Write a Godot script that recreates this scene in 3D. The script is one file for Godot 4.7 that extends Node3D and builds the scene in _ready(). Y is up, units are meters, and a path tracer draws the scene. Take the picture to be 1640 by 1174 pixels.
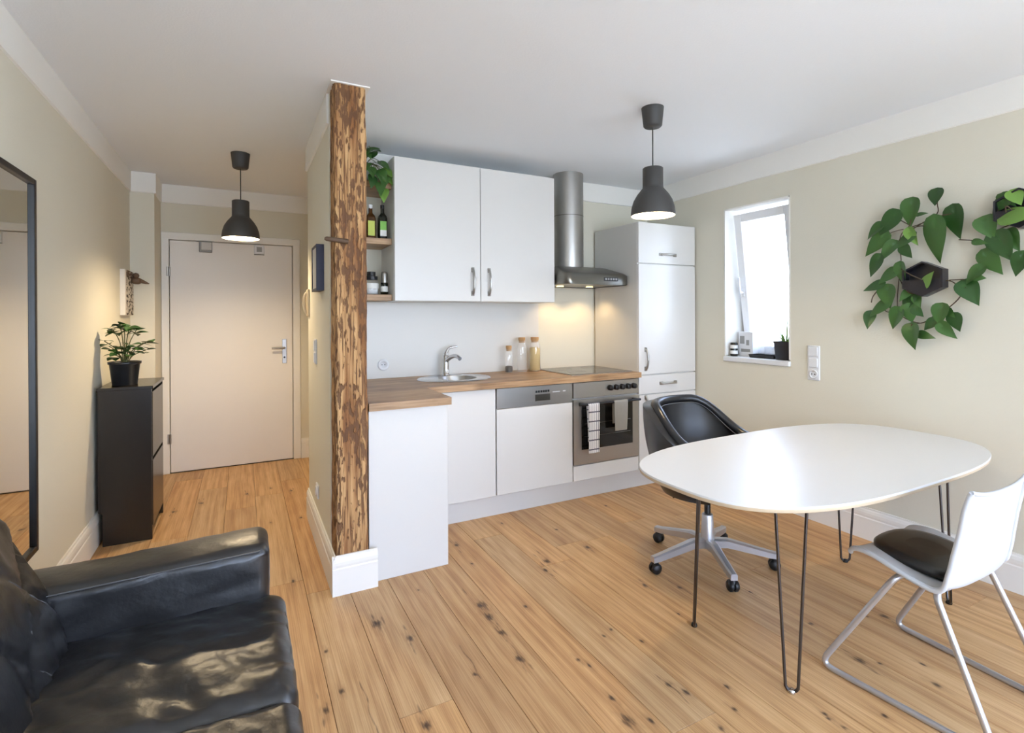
extends Node3D

const CEIL := 2.472
const XL := -0.775
const XR := 3.295
const ZK := -3.628
const ZD := -5.268
const ZR := 2.4
const WT := 0.905

var mats := {}
var taken := {}
var rng := RandomNumberGenerator.new()

# ---------------------------------------------------------------- naming
func numbered(called: String) -> String:
	var n: int = taken.get(called, 0)
	taken[called] = n + 1
	return called if n == 0 else "%s_%03d" % [called, n]

func tag(o: Node, label: String, category: String, group := "") -> Node:
	o.set_meta("label", label)
	o.set_meta("category", category)
	if group != "":
		o.set_meta("group", group)
	return o

func thing(called: String, label: String, category: String, at := Vector3.ZERO, turn := 0.0, group := "") -> Node3D:
	var o := Node3D.new()
	o.name = numbered(called)
	add_child(o)
	o.position = at
	o.rotation.y = turn
	tag(o, label, category, group)
	return o

func ST() -> SurfaceTool:
	var st := SurfaceTool.new()
	st.begin(Mesh.PRIMITIVE_TRIANGLES)
	return st

func flat(st: SurfaceTool) -> void:
	st.set_smooth_group(-1)

func smooth(st: SurfaceTool) -> void:
	st.set_smooth_group(0)

func put(called: String, st: SurfaceTool, m: Material, parent: Node = null, tangents := false) -> MeshInstance3D:
	st.generate_normals()
	if tangents:
		st.generate_tangents()
	var o := MeshInstance3D.new()
	o.mesh = st.commit()
	o.material_override = m
	if parent == null:
		o.name = numbered(called)
		add_child(o)
	else:
		o.name = called
		parent.add_child(o, true)
	return o

func put_mesh(called: String, mesh: Mesh, m: Material, parent: Node, at := Transform3D()) -> MeshInstance3D:
	var o := MeshInstance3D.new()
	o.mesh = mesh
	o.material_override = m
	o.name = called
	parent.add_child(o, true)
	o.transform = at
	return o

func struct(called: String, st: SurfaceTool, m: Material, label := "", category := "") -> MeshInstance3D:
	var o := put(called, st, m)
	o.set_meta("kind", "structure")
	if label != "":
		tag(o, label, category)
	return o

# ---------------------------------------------------------------- shapes
func tri(st: SurfaceTool, a: Vector3, b: Vector3, c: Vector3, o: Vector3) -> void:
	if (b - a).cross(c - a).dot(o) > 0.0:
		st.add_vertex(a); st.add_vertex(c); st.add_vertex(b)
	else:
		st.add_vertex(a); st.add_vertex(b); st.add_vertex(c)

func quad(st: SurfaceTool, a: Vector3, b: Vector3, c: Vector3, d: Vector3, o: Vector3) -> void:
	tri(st, a, b, c, o)
	tri(st, a, c, d, o)

# chamfered box between two corners
func box(st: SurfaceTool, p: Vector3, q: Vector3, b := 0.002, xf := Transform3D()) -> void:
	var lo := Vector3(minf(p.x, q.x), minf(p.y, q.y), minf(p.z, q.z))
	var hi := Vector3(maxf(p.x, q.x), maxf(p.y, q.y), maxf(p.z, q.z))
	var c := (lo + hi) * 0.5
	var h := (hi - lo) * 0.5
	b = minf(b, minf(h.x, minf(h.y, h.z)) * 0.9)
	flat(st)
	# v[corner][axis] : the corner moved in on the two other axes
	var v := []
	for i in 8:
		var s := Vector3(1 if i & 1 else -1, 1 if i & 2 else -1, 1 if i & 4 else -1)
		var row := []
		for ax in 3:
			var w := Vector3(s.x * (h.x - b), s.y * (h.y - b), s.z * (h.z - b))
			w[ax] = s[ax] * h[ax]
			row.append(xf * (c + w))
		v.append(row)
	var cc := xf * c
	for ax in 3:
		var u := (ax + 1) % 3
		var w := (ax + 2) % 3
		for s in 2:
			var base := s << ax
			var i0 := base
			var i1 := base | (1 << u)
			var i2 := base | (1 << u) | (1 << w)
			var i3 := base | (1 << w)
			quad(st, v[i0][ax], v[i1][ax], v[i2][ax], v[i3][ax], (v[i0][ax] + v[i2][ax]) * 0.5 - cc)
		if b > 0.0:
			for su in 2:
				for sw in 2:
					var e0 := (su << u) | (sw << w)
					var e1 := e0 | (1 << ax)
					quad(st, v[e0][u], v[e1][u], v[e1][w], v[e0][w], (v[e0][u] + v[e1][w]) * 0.5 - cc)
	if b > 0.0:
		for i in 8:
			tri(st, v[i][0], v[i][1], v[i][2], v[i][0] - cc)

func bx(called: String, p: Vector3, q: Vector3, m: Material, parent: Node = null, b := 0.002) -> MeshInstance3D:
	var st := ST()
	box(st, p, q, b)
	return put(called, st, m, parent)

# profile of (radius, height); outside lies on the right when it climbs
func lathe(st: SurfaceTool, prof: Array, seg := 24, at := Vector3.ZERO, basis := Basis(), smooth_on := true) -> void:
	if smooth_on: smooth(st)
	else: flat(st)
	for i in prof.size() - 1:
		var a: Vector2 = prof[i]
		var b: Vector2 = prof[i + 1]
		if a.is_equal_approx(b):
			continue
		var n2 := Vector2(b.y - a.y, -(b.x - a.x))
		for k in seg:
			var t0 := TAU * k / seg
			var t1 := TAU * (k + 1) / seg
			var d0 := Vector3(cos(t0), 0, sin(t0))
			var d1 := Vector3(cos(t1), 0, sin(t1))
			var dm := (d0 + d1) * 0.5
			var hint := basis * (dm * n2.x + Vector3(0, n2.y, 0))
			var p0 := at + basis * (d0 * a.x + Vector3(0, a.y, 0))
			var p1 := at + basis * (d1 * a.x + Vector3(0, a.y, 0))
			var p2 := at + basis * (d1 * b.x + Vector3(0, b.y, 0))
			var p3 := at + basis * (d0 * b.x + Vector3(0, b.y, 0))
			if a.x > 1e-6: tri(st, p0, p1, p2, hint)
			if b.x > 1e-6: tri(st, p0, p2, p3, hint)

# doubles profile points so that the edge between two segments stays sharp
func lathe_sharp(st: SurfaceTool, prof: Array, seg := 24, at := Vector3.ZERO, basis := Basis()) -> void:
	var g := 1
	for i in prof.size() - 1:
		st.set_smooth_group(g)
		g += 1
		var a: Vector2 = prof[i]
		var b: Vector2 = prof[i + 1]
		var n2 := Vector2(b.y - a.y, -(b.x - a.x))
		for k in seg:
			var t0 := TAU * k / seg
			var t1 := TAU * (k + 1) / seg
			var d0 := Vector3(cos(t0), 0, sin(t0))
			var d1 := Vector3(cos(t1), 0, sin(t1))
			var hint := basis * ((d0 + d1) * 0.5 * n2.x + Vector3(0, n2.y, 0))
			var p0 := at + basis * (d0 * a.x + Vector3(0, a.y, 0))
			var p1 := at + basis * (d1 * a.x + Vector3(0, a.y, 0))
			var p2 := at + basis * (d1 * b.x + Vector3(0, b.y, 0))
			var p3 := at + basis * (d0 * b.x + Vector3(0, b.y, 0))
			if a.x > 1e-6: tri(st, p0, p1, p2, hint)
			if b.x > 1e-6: tri(st, p0, p2, p3, hint)

func tube(st: SurfaceTool, pts: Array, r, seg := 8, caps := true) -> void:
	smooth(st)
	var n := pts.size()
	var rings := []
	var up := Vector3.UP
	var prev := Vector3.ZERO
	for i in n:
		var d: Vector3
		if i == 0: d = pts[1] - pts[0]
		elif i == n - 1: d = pts[n - 1] - pts[n - 2]
		else: d = (pts[i + 1] - pts[i]).normalized() + (pts[i] - pts[i - 1]).normalized()
		d = d.normalized()
		if i == 0:
			up = Vector3.UP if absf(d.y) < 0.9 else Vector3.RIGHT
			up = (up - d * up.dot(d)).normalized()
		else:
			up = (up - d * up.dot(d)).normalized()
		var side := d.cross(up)
		var rr: float = r[i] if r is Array else r
		var ring := []
		for k in seg:
			var t := TAU * k / seg
			ring.append(pts[i] + (up * cos(t) + side * sin(t)) * rr)
		rings.append(ring)
	for i in n - 1:
		for k in seg:
			var k2 := (k + 1) % seg
			var c: Vector3 = (pts[i] + pts[i + 1]) * 0.5
			var m: Vector3 = (rings[i][k] + rings[i + 1][k2]) * 0.5
			quad(st, rings[i][k], rings[i][k2], rings[i + 1][k2], rings[i + 1][k], m - c)
	if caps:
		flat(st)
		for e in [0, n - 1]:
			var o: Vector3 = pts[0] - pts[1] if e == 0 else pts[n - 1] - pts[n - 2]
			for k in seg:
				tri(st, pts[e], rings[e][k], rings[e][(k + 1) % seg], o)

# rounds the corners of a polyline
func rounded(pts: Array, rad: float, n := 6) -> Array:
	var out := [pts[0]]
	for i in range(1, pts.size() - 1):
		var a: Vector3 = pts[i - 1]
		var b: Vector3 = pts[i]
		var c: Vector3 = pts[i + 1]
		var r := minf(rad, minf((a - b).length(), (c - b).length()) * 0.49)
		var p := b + (a - b).normalized() * r
		var q := b + (c - b).normalized() * r
		for k in n + 1:
			var t := float(k) / n
			out.append(p.lerp(b, t).lerp(b.lerp(q, t), t))
	out.append(pts[-1])
	return out

func spline(pts: Array, n := 6) -> Array:
	var out := []
	for i in pts.size() - 1:
		var a = pts[maxi(i - 1, 0)]
		var b = pts[i]
		var c = pts[i + 1]
		var d = pts[mini(i + 2, pts.size() - 1)]
		for k in n:
			var t := float(k) / n
			out.append(b.cubic_interpolate(c, a, d, t))
	out.append(pts[-1])
	return out

# polygon (x, y) placed at o with axes ux, uy and pushed along e
func prism(st: SurfaceTool, poly: PackedVector2Array, o: Vector3, ux: Vector3, uy: Vector3, e: Vector3, smooth_sides := false) -> void:
	var n := poly.size()
	var area := 0.0
	for i in n:
		var a := poly[i]
		var b := poly[(i + 1) % n]
		area += a.x * b.y - b.x * a.y
	var sgn := 1.0 if area > 0 else -1.0
	if smooth_sides: smooth(st)
	else: flat(st)
	for i in n:
		var a := poly[i]
		var b := poly[(i + 1) % n]
		var nn := Vector2(b.y - a.y, -(b.x - a.x)) * sgn
		var A := o + ux * a.x + uy * a.y
		var B := o + ux * b.x + uy * b.y
		quad(st, A, B, B + e, A + e, ux * nn.x + uy * nn.y)
	flat(st)
	var idx := Geometry2D.triangulate_polygon(poly)
	for i in range(0, idx.size(), 3):
		var A := o + ux * poly[idx[i]].x + uy * poly[idx[i]].y
		var B := o + ux * poly[idx[i + 1]].x + uy * poly[idx[i + 1]].y
		var C := o + ux * poly[idx[i + 2]].x + uy * poly[idx[i + 2]].y
		tri(st, A, B, C, -e)
		tri(st, A + e, B + e, C + e, e)

# joins rings of equal length; hints point away from the rings' middles
func loft(st: SurfaceTool, rings: Array, cap0 := true, cap1 := true, smooth_on := true) -> void:
	if smooth_on: smooth(st)
	else: flat(st)
	var mid := []
	for ring in rings:
		var c := Vector3.ZERO
		for p in ring: c += p
		mid.append(c / ring.size())
	var n: int = rings[0].size()
	for i in rings.size() - 1:
		var c: Vector3 = (mid[i] + mid[i + 1]) * 0.5
		for k in n:
			var k2 := (k + 1) % n
			var a: Vector3 = rings[i][k]
			var b: Vector3 = rings[i][k2]
			var d: Vector3 = rings[i + 1][k2]
			var e: Vector3 = rings[i + 1][k]
			quad(st, a, b, d, e, (a + b + d + e) * 0.25 - c)
	flat(st)
	for e in 2:
		if (e == 0 and not cap0) or (e == 1 and not cap1): continue
		var i := 0 if e == 0 else rings.size() - 1
		var o: Vector3 = mid[0] - mid[1] if e == 0 else mid[-1] - mid[-2]
		for k in n:
			tri(st, mid[i], rings[i][k], rings[i][(k + 1) % n], o)

# box with large round edges, subdivided so that it can be pushed about by fn(point, normal) -> point
func soft_box(st: SurfaceTool, c: Vector3, size: Vector3, r: float, step: float, fn = null, xf := Transform3D()) -> void:
	smooth(st)
	var h := size * 0.5
	var inner := Vector3(maxf(h.x - r, 0.001), maxf(h.y - r, 0.001), maxf(h.z - r, 0.001))
	var lists := []
	for ax in 3:
		var l := []
		for k in 5:
			l.append(-inner[ax] - r * tan(0.25 * PI * (5 - k) / 5.0))
		var n := maxi(1, int(round(2.0 * inner[ax] / step)))
		for k in n + 1:
			l.append(-inner[ax] + 2.0 * inner[ax] * k / n)
		for k in 5:
			l.append(inner[ax] + r * tan(0.25 * PI * (k + 1) / 5.0))
		lists.append(l)
	for ax in 3:
		var u := (ax + 1) % 3
		var w := (ax + 2) % 3
		for s in [-1.0, 1.0]:
			var nu: int = lists[u].size()
			var nw: int = lists[w].size()
			var g := []
			var nr := []
			for i in nu:
				var row := []
				var rown := []
				for j in nw:
					var p := Vector3.ZERO
					p[ax] = s * h[ax]
					p[u] = lists[u][i]
					p[w] = lists[w][j]
					var q := Vector3(clampf(p.x, -inner.x, inner.x), clampf(p.y, -inner.y, inner.y), clampf(p.z, -inner.z, inner.z))
					var d := (p - q).normalized()
					var v := q + d * r
					if fn != null: v = fn.call(v, d)
					row.append(xf * (c + v))
					rown.append(xf.basis * d)
				g.append(row)
				nr.append(rown)
			for i in nu - 1:
				for j in nw - 1:
					quad(st, g[i][j], g[i + 1][j], g[i + 1][j + 1], g[i][j + 1], nr[i][j] + nr[i + 1][j + 1])

# sheet from fn(u, v) with a thickness
func sheet(st: SurfaceTool, fn: Callable, nu: int, nv: int, th: float, u0 := 0.0, u1 := 1.0, v0 := 0.0, v1 := 1.0, uvs := false) -> void:
	smooth(st)
	var P := []
	var N := []
	for i in nu + 1:
		var row := []
		for j in nv + 1:
			row.append(fn.call(lerpf(u0, u1, float(i) / nu), lerpf(v0, v1, float(j) / nv)))
		P.append(row)
	for i in nu + 1:
		var row := []
		for j in nv + 1:
			var du: Vector3 = P[mini(i + 1, nu)][j] - P[maxi(i - 1, 0)][j]
			var dv: Vector3 = P[i][mini(j + 1, nv)] - P[i][maxi(j - 1, 0)]
			row.append(du.cross(dv).normalized())
		N.append(row)
	var Q := []
	for i in nu + 1:
		var row := []
		for j in nv + 1:
			row.append(P[i][j] - N[i][j] * th)
		Q.append(row)
	for i in nu:
		for j in nv:
			if uvs:
				quad_uv(st, [P[i][j], P[i + 1][j], P[i + 1][j + 1], P[i][j + 1]], [Vector2(float(i) / nu, float(j) / nv), Vector2(float(i + 1) / nu, float(j) / nv), Vector2(float(i + 1) / nu, float(j + 1) / nv), Vector2(float(i) / nu, float(j + 1) / nv)], N[i][j])
				quad_uv(st, [Q[i][j], Q[i + 1][j], Q[i + 1][j + 1], Q[i][j + 1]], [Vector2(float(i) / nu, float(j) / nv), Vector2(float(i + 1) / nu, float(j) / nv), Vector2(float(i + 1) / nu, float(j + 1) / nv), Vector2(float(i) / nu, float(j + 1) / nv)], -N[i][j])
			else:
				quad(st, P[i][j], P[i + 1][j], P[i + 1][j + 1], P[i][j + 1], N[i][j])
				quad(st, Q[i][j], Q[i + 1][j], Q[i + 1][j + 1], Q[i][j + 1], -N[i][j])
	if uvs: st.set_uv(Vector2.ZERO)
	st.set_smooth_group(2)
	for i in nu:
		quad(st, P[i][0], P[i + 1][0], Q[i + 1][0], Q[i][0], P[i][0] - P[i][1])
		quad(st, P[i][nv], P[i + 1][nv], Q[i + 1][nv], Q[i][nv], P[i][nv] - P[i][nv - 1])
	for j in nv:
		quad(st, P[0][j], P[0][j + 1], Q[0][j + 1], Q[0][j], P[0][j] - P[1][j])
		quad(st, P[nu][j], P[nu][j + 1], Q[nu][j + 1], Q[nu][j], P[nu][j] - P[nu - 1][j])

func tri_uv(st: SurfaceTool, p: Array, t: Array, o: Vector3) -> void:
	var order := [0, 2, 1] if (p[1] - p[0]).cross(p[2] - p[0]).dot(o) > 0.0 else [0, 1, 2]
	for k in order:
		st.set_uv(t[k])
		st.add_vertex(p[k])

func quad_uv(st: SurfaceTool, p: Array, t: Array, o: Vector3) -> void:
	tri_uv(st, [p[0], p[1], p[2]], [t[0], t[1], t[2]], o)
	tri_uv(st, [p[0], p[2], p[3]], [t[0], t[2], t[3]], o)

func rect_ring(x0: float, x1: float, z0: float, z1: float, y: float, r: float, n := 5) -> Array:
	var out := []
	var cs := [[x1 - r, z1 - r, 0.0], [x0 + r, z1 - r, 0.5 * PI], [x0 + r, z0 + r, PI], [x1 - r, z0 + r, 1.5 * PI]]
	for c in cs:
		for k in n + 1:
			var t: float = c[2] + 0.5 * PI * k / n
			out.append(Vector3(c[0] + cos(t) * r, y, c[1] + sin(t) * r))
	return out

# ---------------------------------------------------------------- materials
func mat(called: String, c: Color, rough := 0.5, metal := 0.0) -> StandardMaterial3D:
	if mats.has(called): return mats[called]
	var m := StandardMaterial3D.new()
	m.resource_name = called
	m.albedo_color = c
	m.roughness = rough
	m.metallic = metal
	mats[called] = m
	return m

func rgb8(r: int, g: int, b: int) -> Color:
	return Color(r / 255.0, g / 255.0, b / 255.0)

func noise_tex(freq: float, oct: int, sd: int, size := 512, ramp: Gradient = null) -> NoiseTexture2D:
	var n := FastNoiseLite.new()
	n.noise_type = FastNoiseLite.TYPE_SIMPLEX_SMOOTH
	n.frequency = freq
	n.fractal_octaves = oct
	n.seed = sd
	var t := NoiseTexture2D.new()
	t.width = size
	t.height = size
	t.seamless = true
	t.noise = n
	if ramp: t.color_ramp = ramp
	return t

func bump(m: StandardMaterial3D, t: Texture2D, cm: float, scale: Vector3) -> void:
	m.heightmap_enabled = true
	m.heightmap_texture = t
	m.heightmap_scale = cm
	m.uv1_triplanar = true
	m.uv1_world_triplanar = false
	m.uv1_scale = scale

# wood picture: grain runs down the picture
func wood_image(w: int, h: int, sd: int, dark: Color, mid: Color, light: Color, knots: int, streak: float) -> Image:
	var fine := FastNoiseLite.new()
	fine.seed = sd
	fine.frequency = 0.09
	fine.fractal_octaves = 3
	var wide := FastNoiseLite.new()
	wide.seed = sd + 7
	wide.frequency = 0.012
	wide.fractal_octaves = 2
	var patch := FastNoiseLite.new()
	patch.seed = sd + 13
	patch.frequency = 0.006
	var a := fine.get_seamless_image(w, maxi(16, h / 16), false, false, 0.1, true)
	a.resize(w, h, Image.INTERPOLATE_CUBIC)
	var b := wide.get_seamless_image(w, maxi(16, h / 8), false, false, 0.1, true)
	b.resize(w, h, Image.INTERPOLATE_CUBIC)
	var c := patch.get_seamless_image(w, h, false, false, 0.1, true)
	a.convert(Image.FORMAT_L8); b.convert(Image.FORMAT_L8); c.convert(Image.FORMAT_L8)
	var da := a.get_data()
	var db := b.get_data()
	var dc := c.get_data()
	var out := PackedByteArray()
	out.resize(w * h * 3)
	for i in w * h:
		var g := da[i] / 255.0 * streak + db[i] / 255.0 * (1.0 - streak)
		var v := clampf(0.5 + (g - 0.5) * 1.5 + (dc[i] / 255.0 - 0.5) * 0.5, 0.0, 1.0)
		var col: Color = dark.lerp(mid, v * 2.0) if v < 0.5 else mid.lerp(light, v * 2.0 - 1.0)
		out[i * 3] = int(col.r * 255.0)
		out[i * 3 + 1] = int(col.g * 255.0)
		out[i * 3 + 2] = int(col.b * 255.0)
	return Image.create_from_data(w, h, false, Image.FORMAT_RGB8, out)

const VINE_LEAVES := [[-1.383, 1.981, -1.393, 1.912, 0.082], [-1.493, 1.935, -1.508, 1.815, 0.090], [-1.459, 1.877, -1.411, 1.878, 0.022], [-1.575, 1.883, -1.657, 1.787, 0.089], [-1.657, 1.838, -1.734, 1.784, 0.066], [-1.644, 1.777, -1.734, 1.679, 0.085], [-1.657, 1.650, -1.713, 1.553, 0.066], [-1.591, 1.724, -1.649, 1.644, 0.067], [-1.505, 1.762, -1.603, 1.703, 0.070], [-1.528, 1.703, -1.493, 1.643, 0.062], [-1.497, 1.787, -1.467, 1.709, 0.053], [-1.387, 1.796, -1.387, 1.602, 0.110], [-1.310, 1.859, -1.291, 1.720, 0.096], [-1.181, 1.792, -1.145, 1.705, 0.086], [-1.213, 1.698, -1.163, 1.684, 0.032], [-1.130, 1.703, -1.080, 1.590, 0.098], [-1.092, 1.717, -1.055, 1.636, 0.071], [-1.176, 1.623, -1.115, 1.528, 0.081], [-1.046, 1.602, -1.072, 1.513, 0.065], [-1.097, 1.890, -1.163, 1.829, 0.065], [-1.115, 1.901, -1.063, 1.852, 0.041], [-1.068, 1.906, -1.037, 1.847, 0.060], [-1.200, 1.554, -1.261, 1.494, 0.069], [-1.219, 1.523, -1.176, 1.513, 0.038], [-1.258, 1.478, -1.198, 1.383, 0.090], [-1.544, 1.599, -1.536, 1.501, 0.062], [-1.591, 1.576, -1.662, 1.517, 0.067], [-1.658, 1.508, -1.748, 1.480, 0.060], [-1.616, 1.474, -1.612, 1.369, 0.091], [-1.637, 1.397, -1.727, 1.324, 0.070], [-1.713, 1.333, -1.714, 1.254, 0.061], [-1.560, 1.346, -1.604, 1.252, 0.075], [-1.521, 1.460, -1.544, 1.413, 0.042], [-1.505, 1.429, -1.536, 1.350, 0.073], [-1.475, 1.424, -1.449, 1.376, 0.046], [-1.506, 1.372, -1.490, 1.293, 0.078], [-1.475, 1.363, -1.438, 1.324, 0.048], [-1.494, 1.254, -1.487, 1.145, 0.091], [-1.457, 1.229, -1.384, 1.214, 0.044], [-1.402, 1.298, -1.442, 1.251, 0.048], [-1.359, 1.366, -1.367, 1.278, 0.075], [-1.339, 1.357, -1.298, 1.324, 0.036], [-1.305, 1.320, -1.285, 1.246, 0.068], [-1.349, 1.274, -1.297, 1.207, 0.060]]

var vine_stems := [
	[Vector2(-1.383, 1.964), Vector2(-1.378, 1.921), Vector2(-1.386, 1.872), Vector2(-1.459, 1.833), Vector2(-1.535, 1.802), Vector2(-1.558, 1.734), Vector2(-1.559, 1.645), Vector2(-1.568, 1.547), Vector2(-1.568, 1.386), Vector2(-1.544, 1.324), Vector2(-1.468, 1.289), Vector2(-1.402, 1.328), Vector2(-1.318, 1.382), Vector2(-1.281, 1.446), Vector2(-1.318, 1.501), Vector2(-1.345, 1.515)],
	[Vector2(-1.314, 1.859), Vector2(-1.401, 1.849), Vector2(-1.489, 1.812), Vector2(-1.551, 1.777)],
	[Vector2(-1.387, 1.792), Vector2(-1.430, 1.810), Vector2(-1.474, 1.817), Vector2(-1.528, 1.805)],
	[Vector2(-1.493, 1.926), Vector2(-1.504, 1.832), Vector2(-1.543, 1.785)],
	[Vector2(-1.575, 1.879), Vector2(-1.535, 1.850), Vector2(-1.504, 1.823)],
	[Vector2(-1.657, 1.774), Vector2(-1.591, 1.801), Vector2(-1.543, 1.812)],
	[Vector2(-1.468, 1.454), Vector2(-1.505, 1.455), Vector2(-1.544, 1.492), Vector2(-1.568, 1.538)],
	[Vector2(-1.332, 1.515), Vector2(-1.265, 1.514)],
	[Vector2(-1.281, 1.446), Vector2(-1.258, 1.474)],
	[Vector2(-1.291, 1.720), Vector2(-1.225, 1.706), Vector2(-1.163, 1.680), Vector2(-1.139, 1.619)],
	[Vector2(-1.092, 1.766), Vector2(-1.133, 1.742), Vector2(-1.175, 1.693), Vector2(-1.194, 1.597)],
	[Vector2(-1.142, 1.782), Vector2(-1.139, 1.828), Vector2(-1.115, 1.870)],
	[Vector2(-1.494, 1.254), Vector2(-1.498, 1.280), Vector2(-1.468, 1.289)],
	[Vector2(-1.637, 1.360), Vector2(-1.608, 1.351), Vector2(-1.568, 1.378)],
	[Vector2(-1.709, 1.408), Vector2(-1.692, 1.444), Vector2(-1.658, 1.498)],
]

const KNOTS := [[0.509, -2.268, 3.0], [0.610, -2.104, 2.2], [0.524, -1.630, 2.2], [0.969, -2.183, 3.0], [0.964, -2.085, 2.6], [0.963, -1.957, 2.0], [0.953, -1.774, 2.2], [0.242, -1.850, 1.8], [0.304, -1.920, 1.4], [1.147, -2.083, 1.4], [1.091, -2.578, 1.2], [0.754, -2.451, 0.9], [0.761, -1.776, 1.2], [0.288, -2.177, 1.3], [1.100, -2.827, 2.0], [1.460, -2.409, 2.4], [1.404, -2.330, 2.0], [1.757, -2.444, 2.0], [1.733, -2.738, 1.2], [1.760, -1.969, 1.9], [1.384, -1.758, 1.1], [1.331, -1.736, 1.1], [1.445, -1.636, 1.3], [2.256, -2.916, 1.3], [1.473, -2.988, 1.4], [1.149, -1.666, 1.2], [1.167, -1.616, 1.3], [1.137, -1.442, 1.4], [1.122, -1.339, 2.6], [1.186, -1.302, 1.4], [1.361, -1.399, 1.5], [1.387, -1.340, 1.6], [1.538, -1.293, 1.5], [1.471, -1.207, 1.2], [1.893, -1.872, 1.5], [1.724, -1.709, 0.9], [1.367, -1.172, 1.4], [-0.274, -4.328, 2.2], [-0.433, -4.226, 2.0], [0.018, -4.393, 1.8], [0.321, -4.309, 1.8], [0.336, -3.702, 1.6], [0.184, -4.449, 1.5], [0.218, -2.831, 1.6], [0.152, -3.707, 1.0], [2.513, -1.268, 2.0], [2.111, -1.152, 2.2], [2.159, -1.106, 1.0], [2.214, -0.945, 1.6], [2.296, -1.026, 1.2], [2.174, -1.386, 1.2], [2.446, -1.301, 1.0], [1.723, -1.052, 1.0], [1.712, -1.033, 1.0], [1.721, -0.988, 1.2], [1.889, -0.955, 1.2], [2.166, -1.681, 1.0]]

# ---------------------------------------------------------------- camera, sky, exposure, main light
func _ready() -> void:
	rng.seed = 4711
	var cam := Camera3D.new()
	cam.name = "camera"
	cam.projection = Camera3D.PROJECTION_FRUSTUM
	cam.near = 0.05
	cam.far = 60.0
	cam.size = 1174.0 / 826.837 * 0.05
	cam.frustum_offset = Vector2(0, -(587.0 - 507.224) / 826.837 * 0.05)
	cam.position = Vector3(0, 1.34, 0)
	cam.rotation_degrees = Vector3(-0.118, -27.528, -0.254)
	add_child(cam)
	cam.current = true

	var sky_mat := ProceduralSkyMaterial.new()
	sky_mat.sky_top_color = Color(0.74, 0.83, 1.0)
	sky_mat.sky_horizon_color = Color(0.86, 0.92, 1.0)
	sky_mat.ground_bottom_color = Color(0.74, 0.79, 0.85)
	sky_mat.ground_horizon_color = Color(0.79, 0.83, 0.88)
	sky_mat.sky_energy_multiplier = 1.0
	var sky := Sky.new()
	sky.sky_material = sky_mat
	var env := Environment.new()
	env.background_mode = Environment.BG_SKY
	env.sky = sky
	env.background_energy_multiplier = 14.2
	env.ambient_light_source = Environment.AMBIENT_SOURCE_DISABLED
	env.tonemap_mode = Environment.TONE_MAPPER_LINEAR
	env.tonemap_exposure = 1.0
	env.sdfgi_enabled = true
	env.ssao_enabled = true
	env.ssil_enabled = true
	var we := WorldEnvironment.new()
	we.name = "environment"
	we.environment = env
	add_child(we)

	make_materials()
	build_shell()
	build_floor()
	build_trims()
	build_entrance()
	build_windows()
	build_kitchen()
	build_post()
	build_table()
	build_sofa()
	build_shoe_cabinet()
	build_mirror()
	build_office_chair()
	build_side_chair()
	build_pendants()
	build_kitchen_small()
	build_wall_plants()
	build_small()

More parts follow.
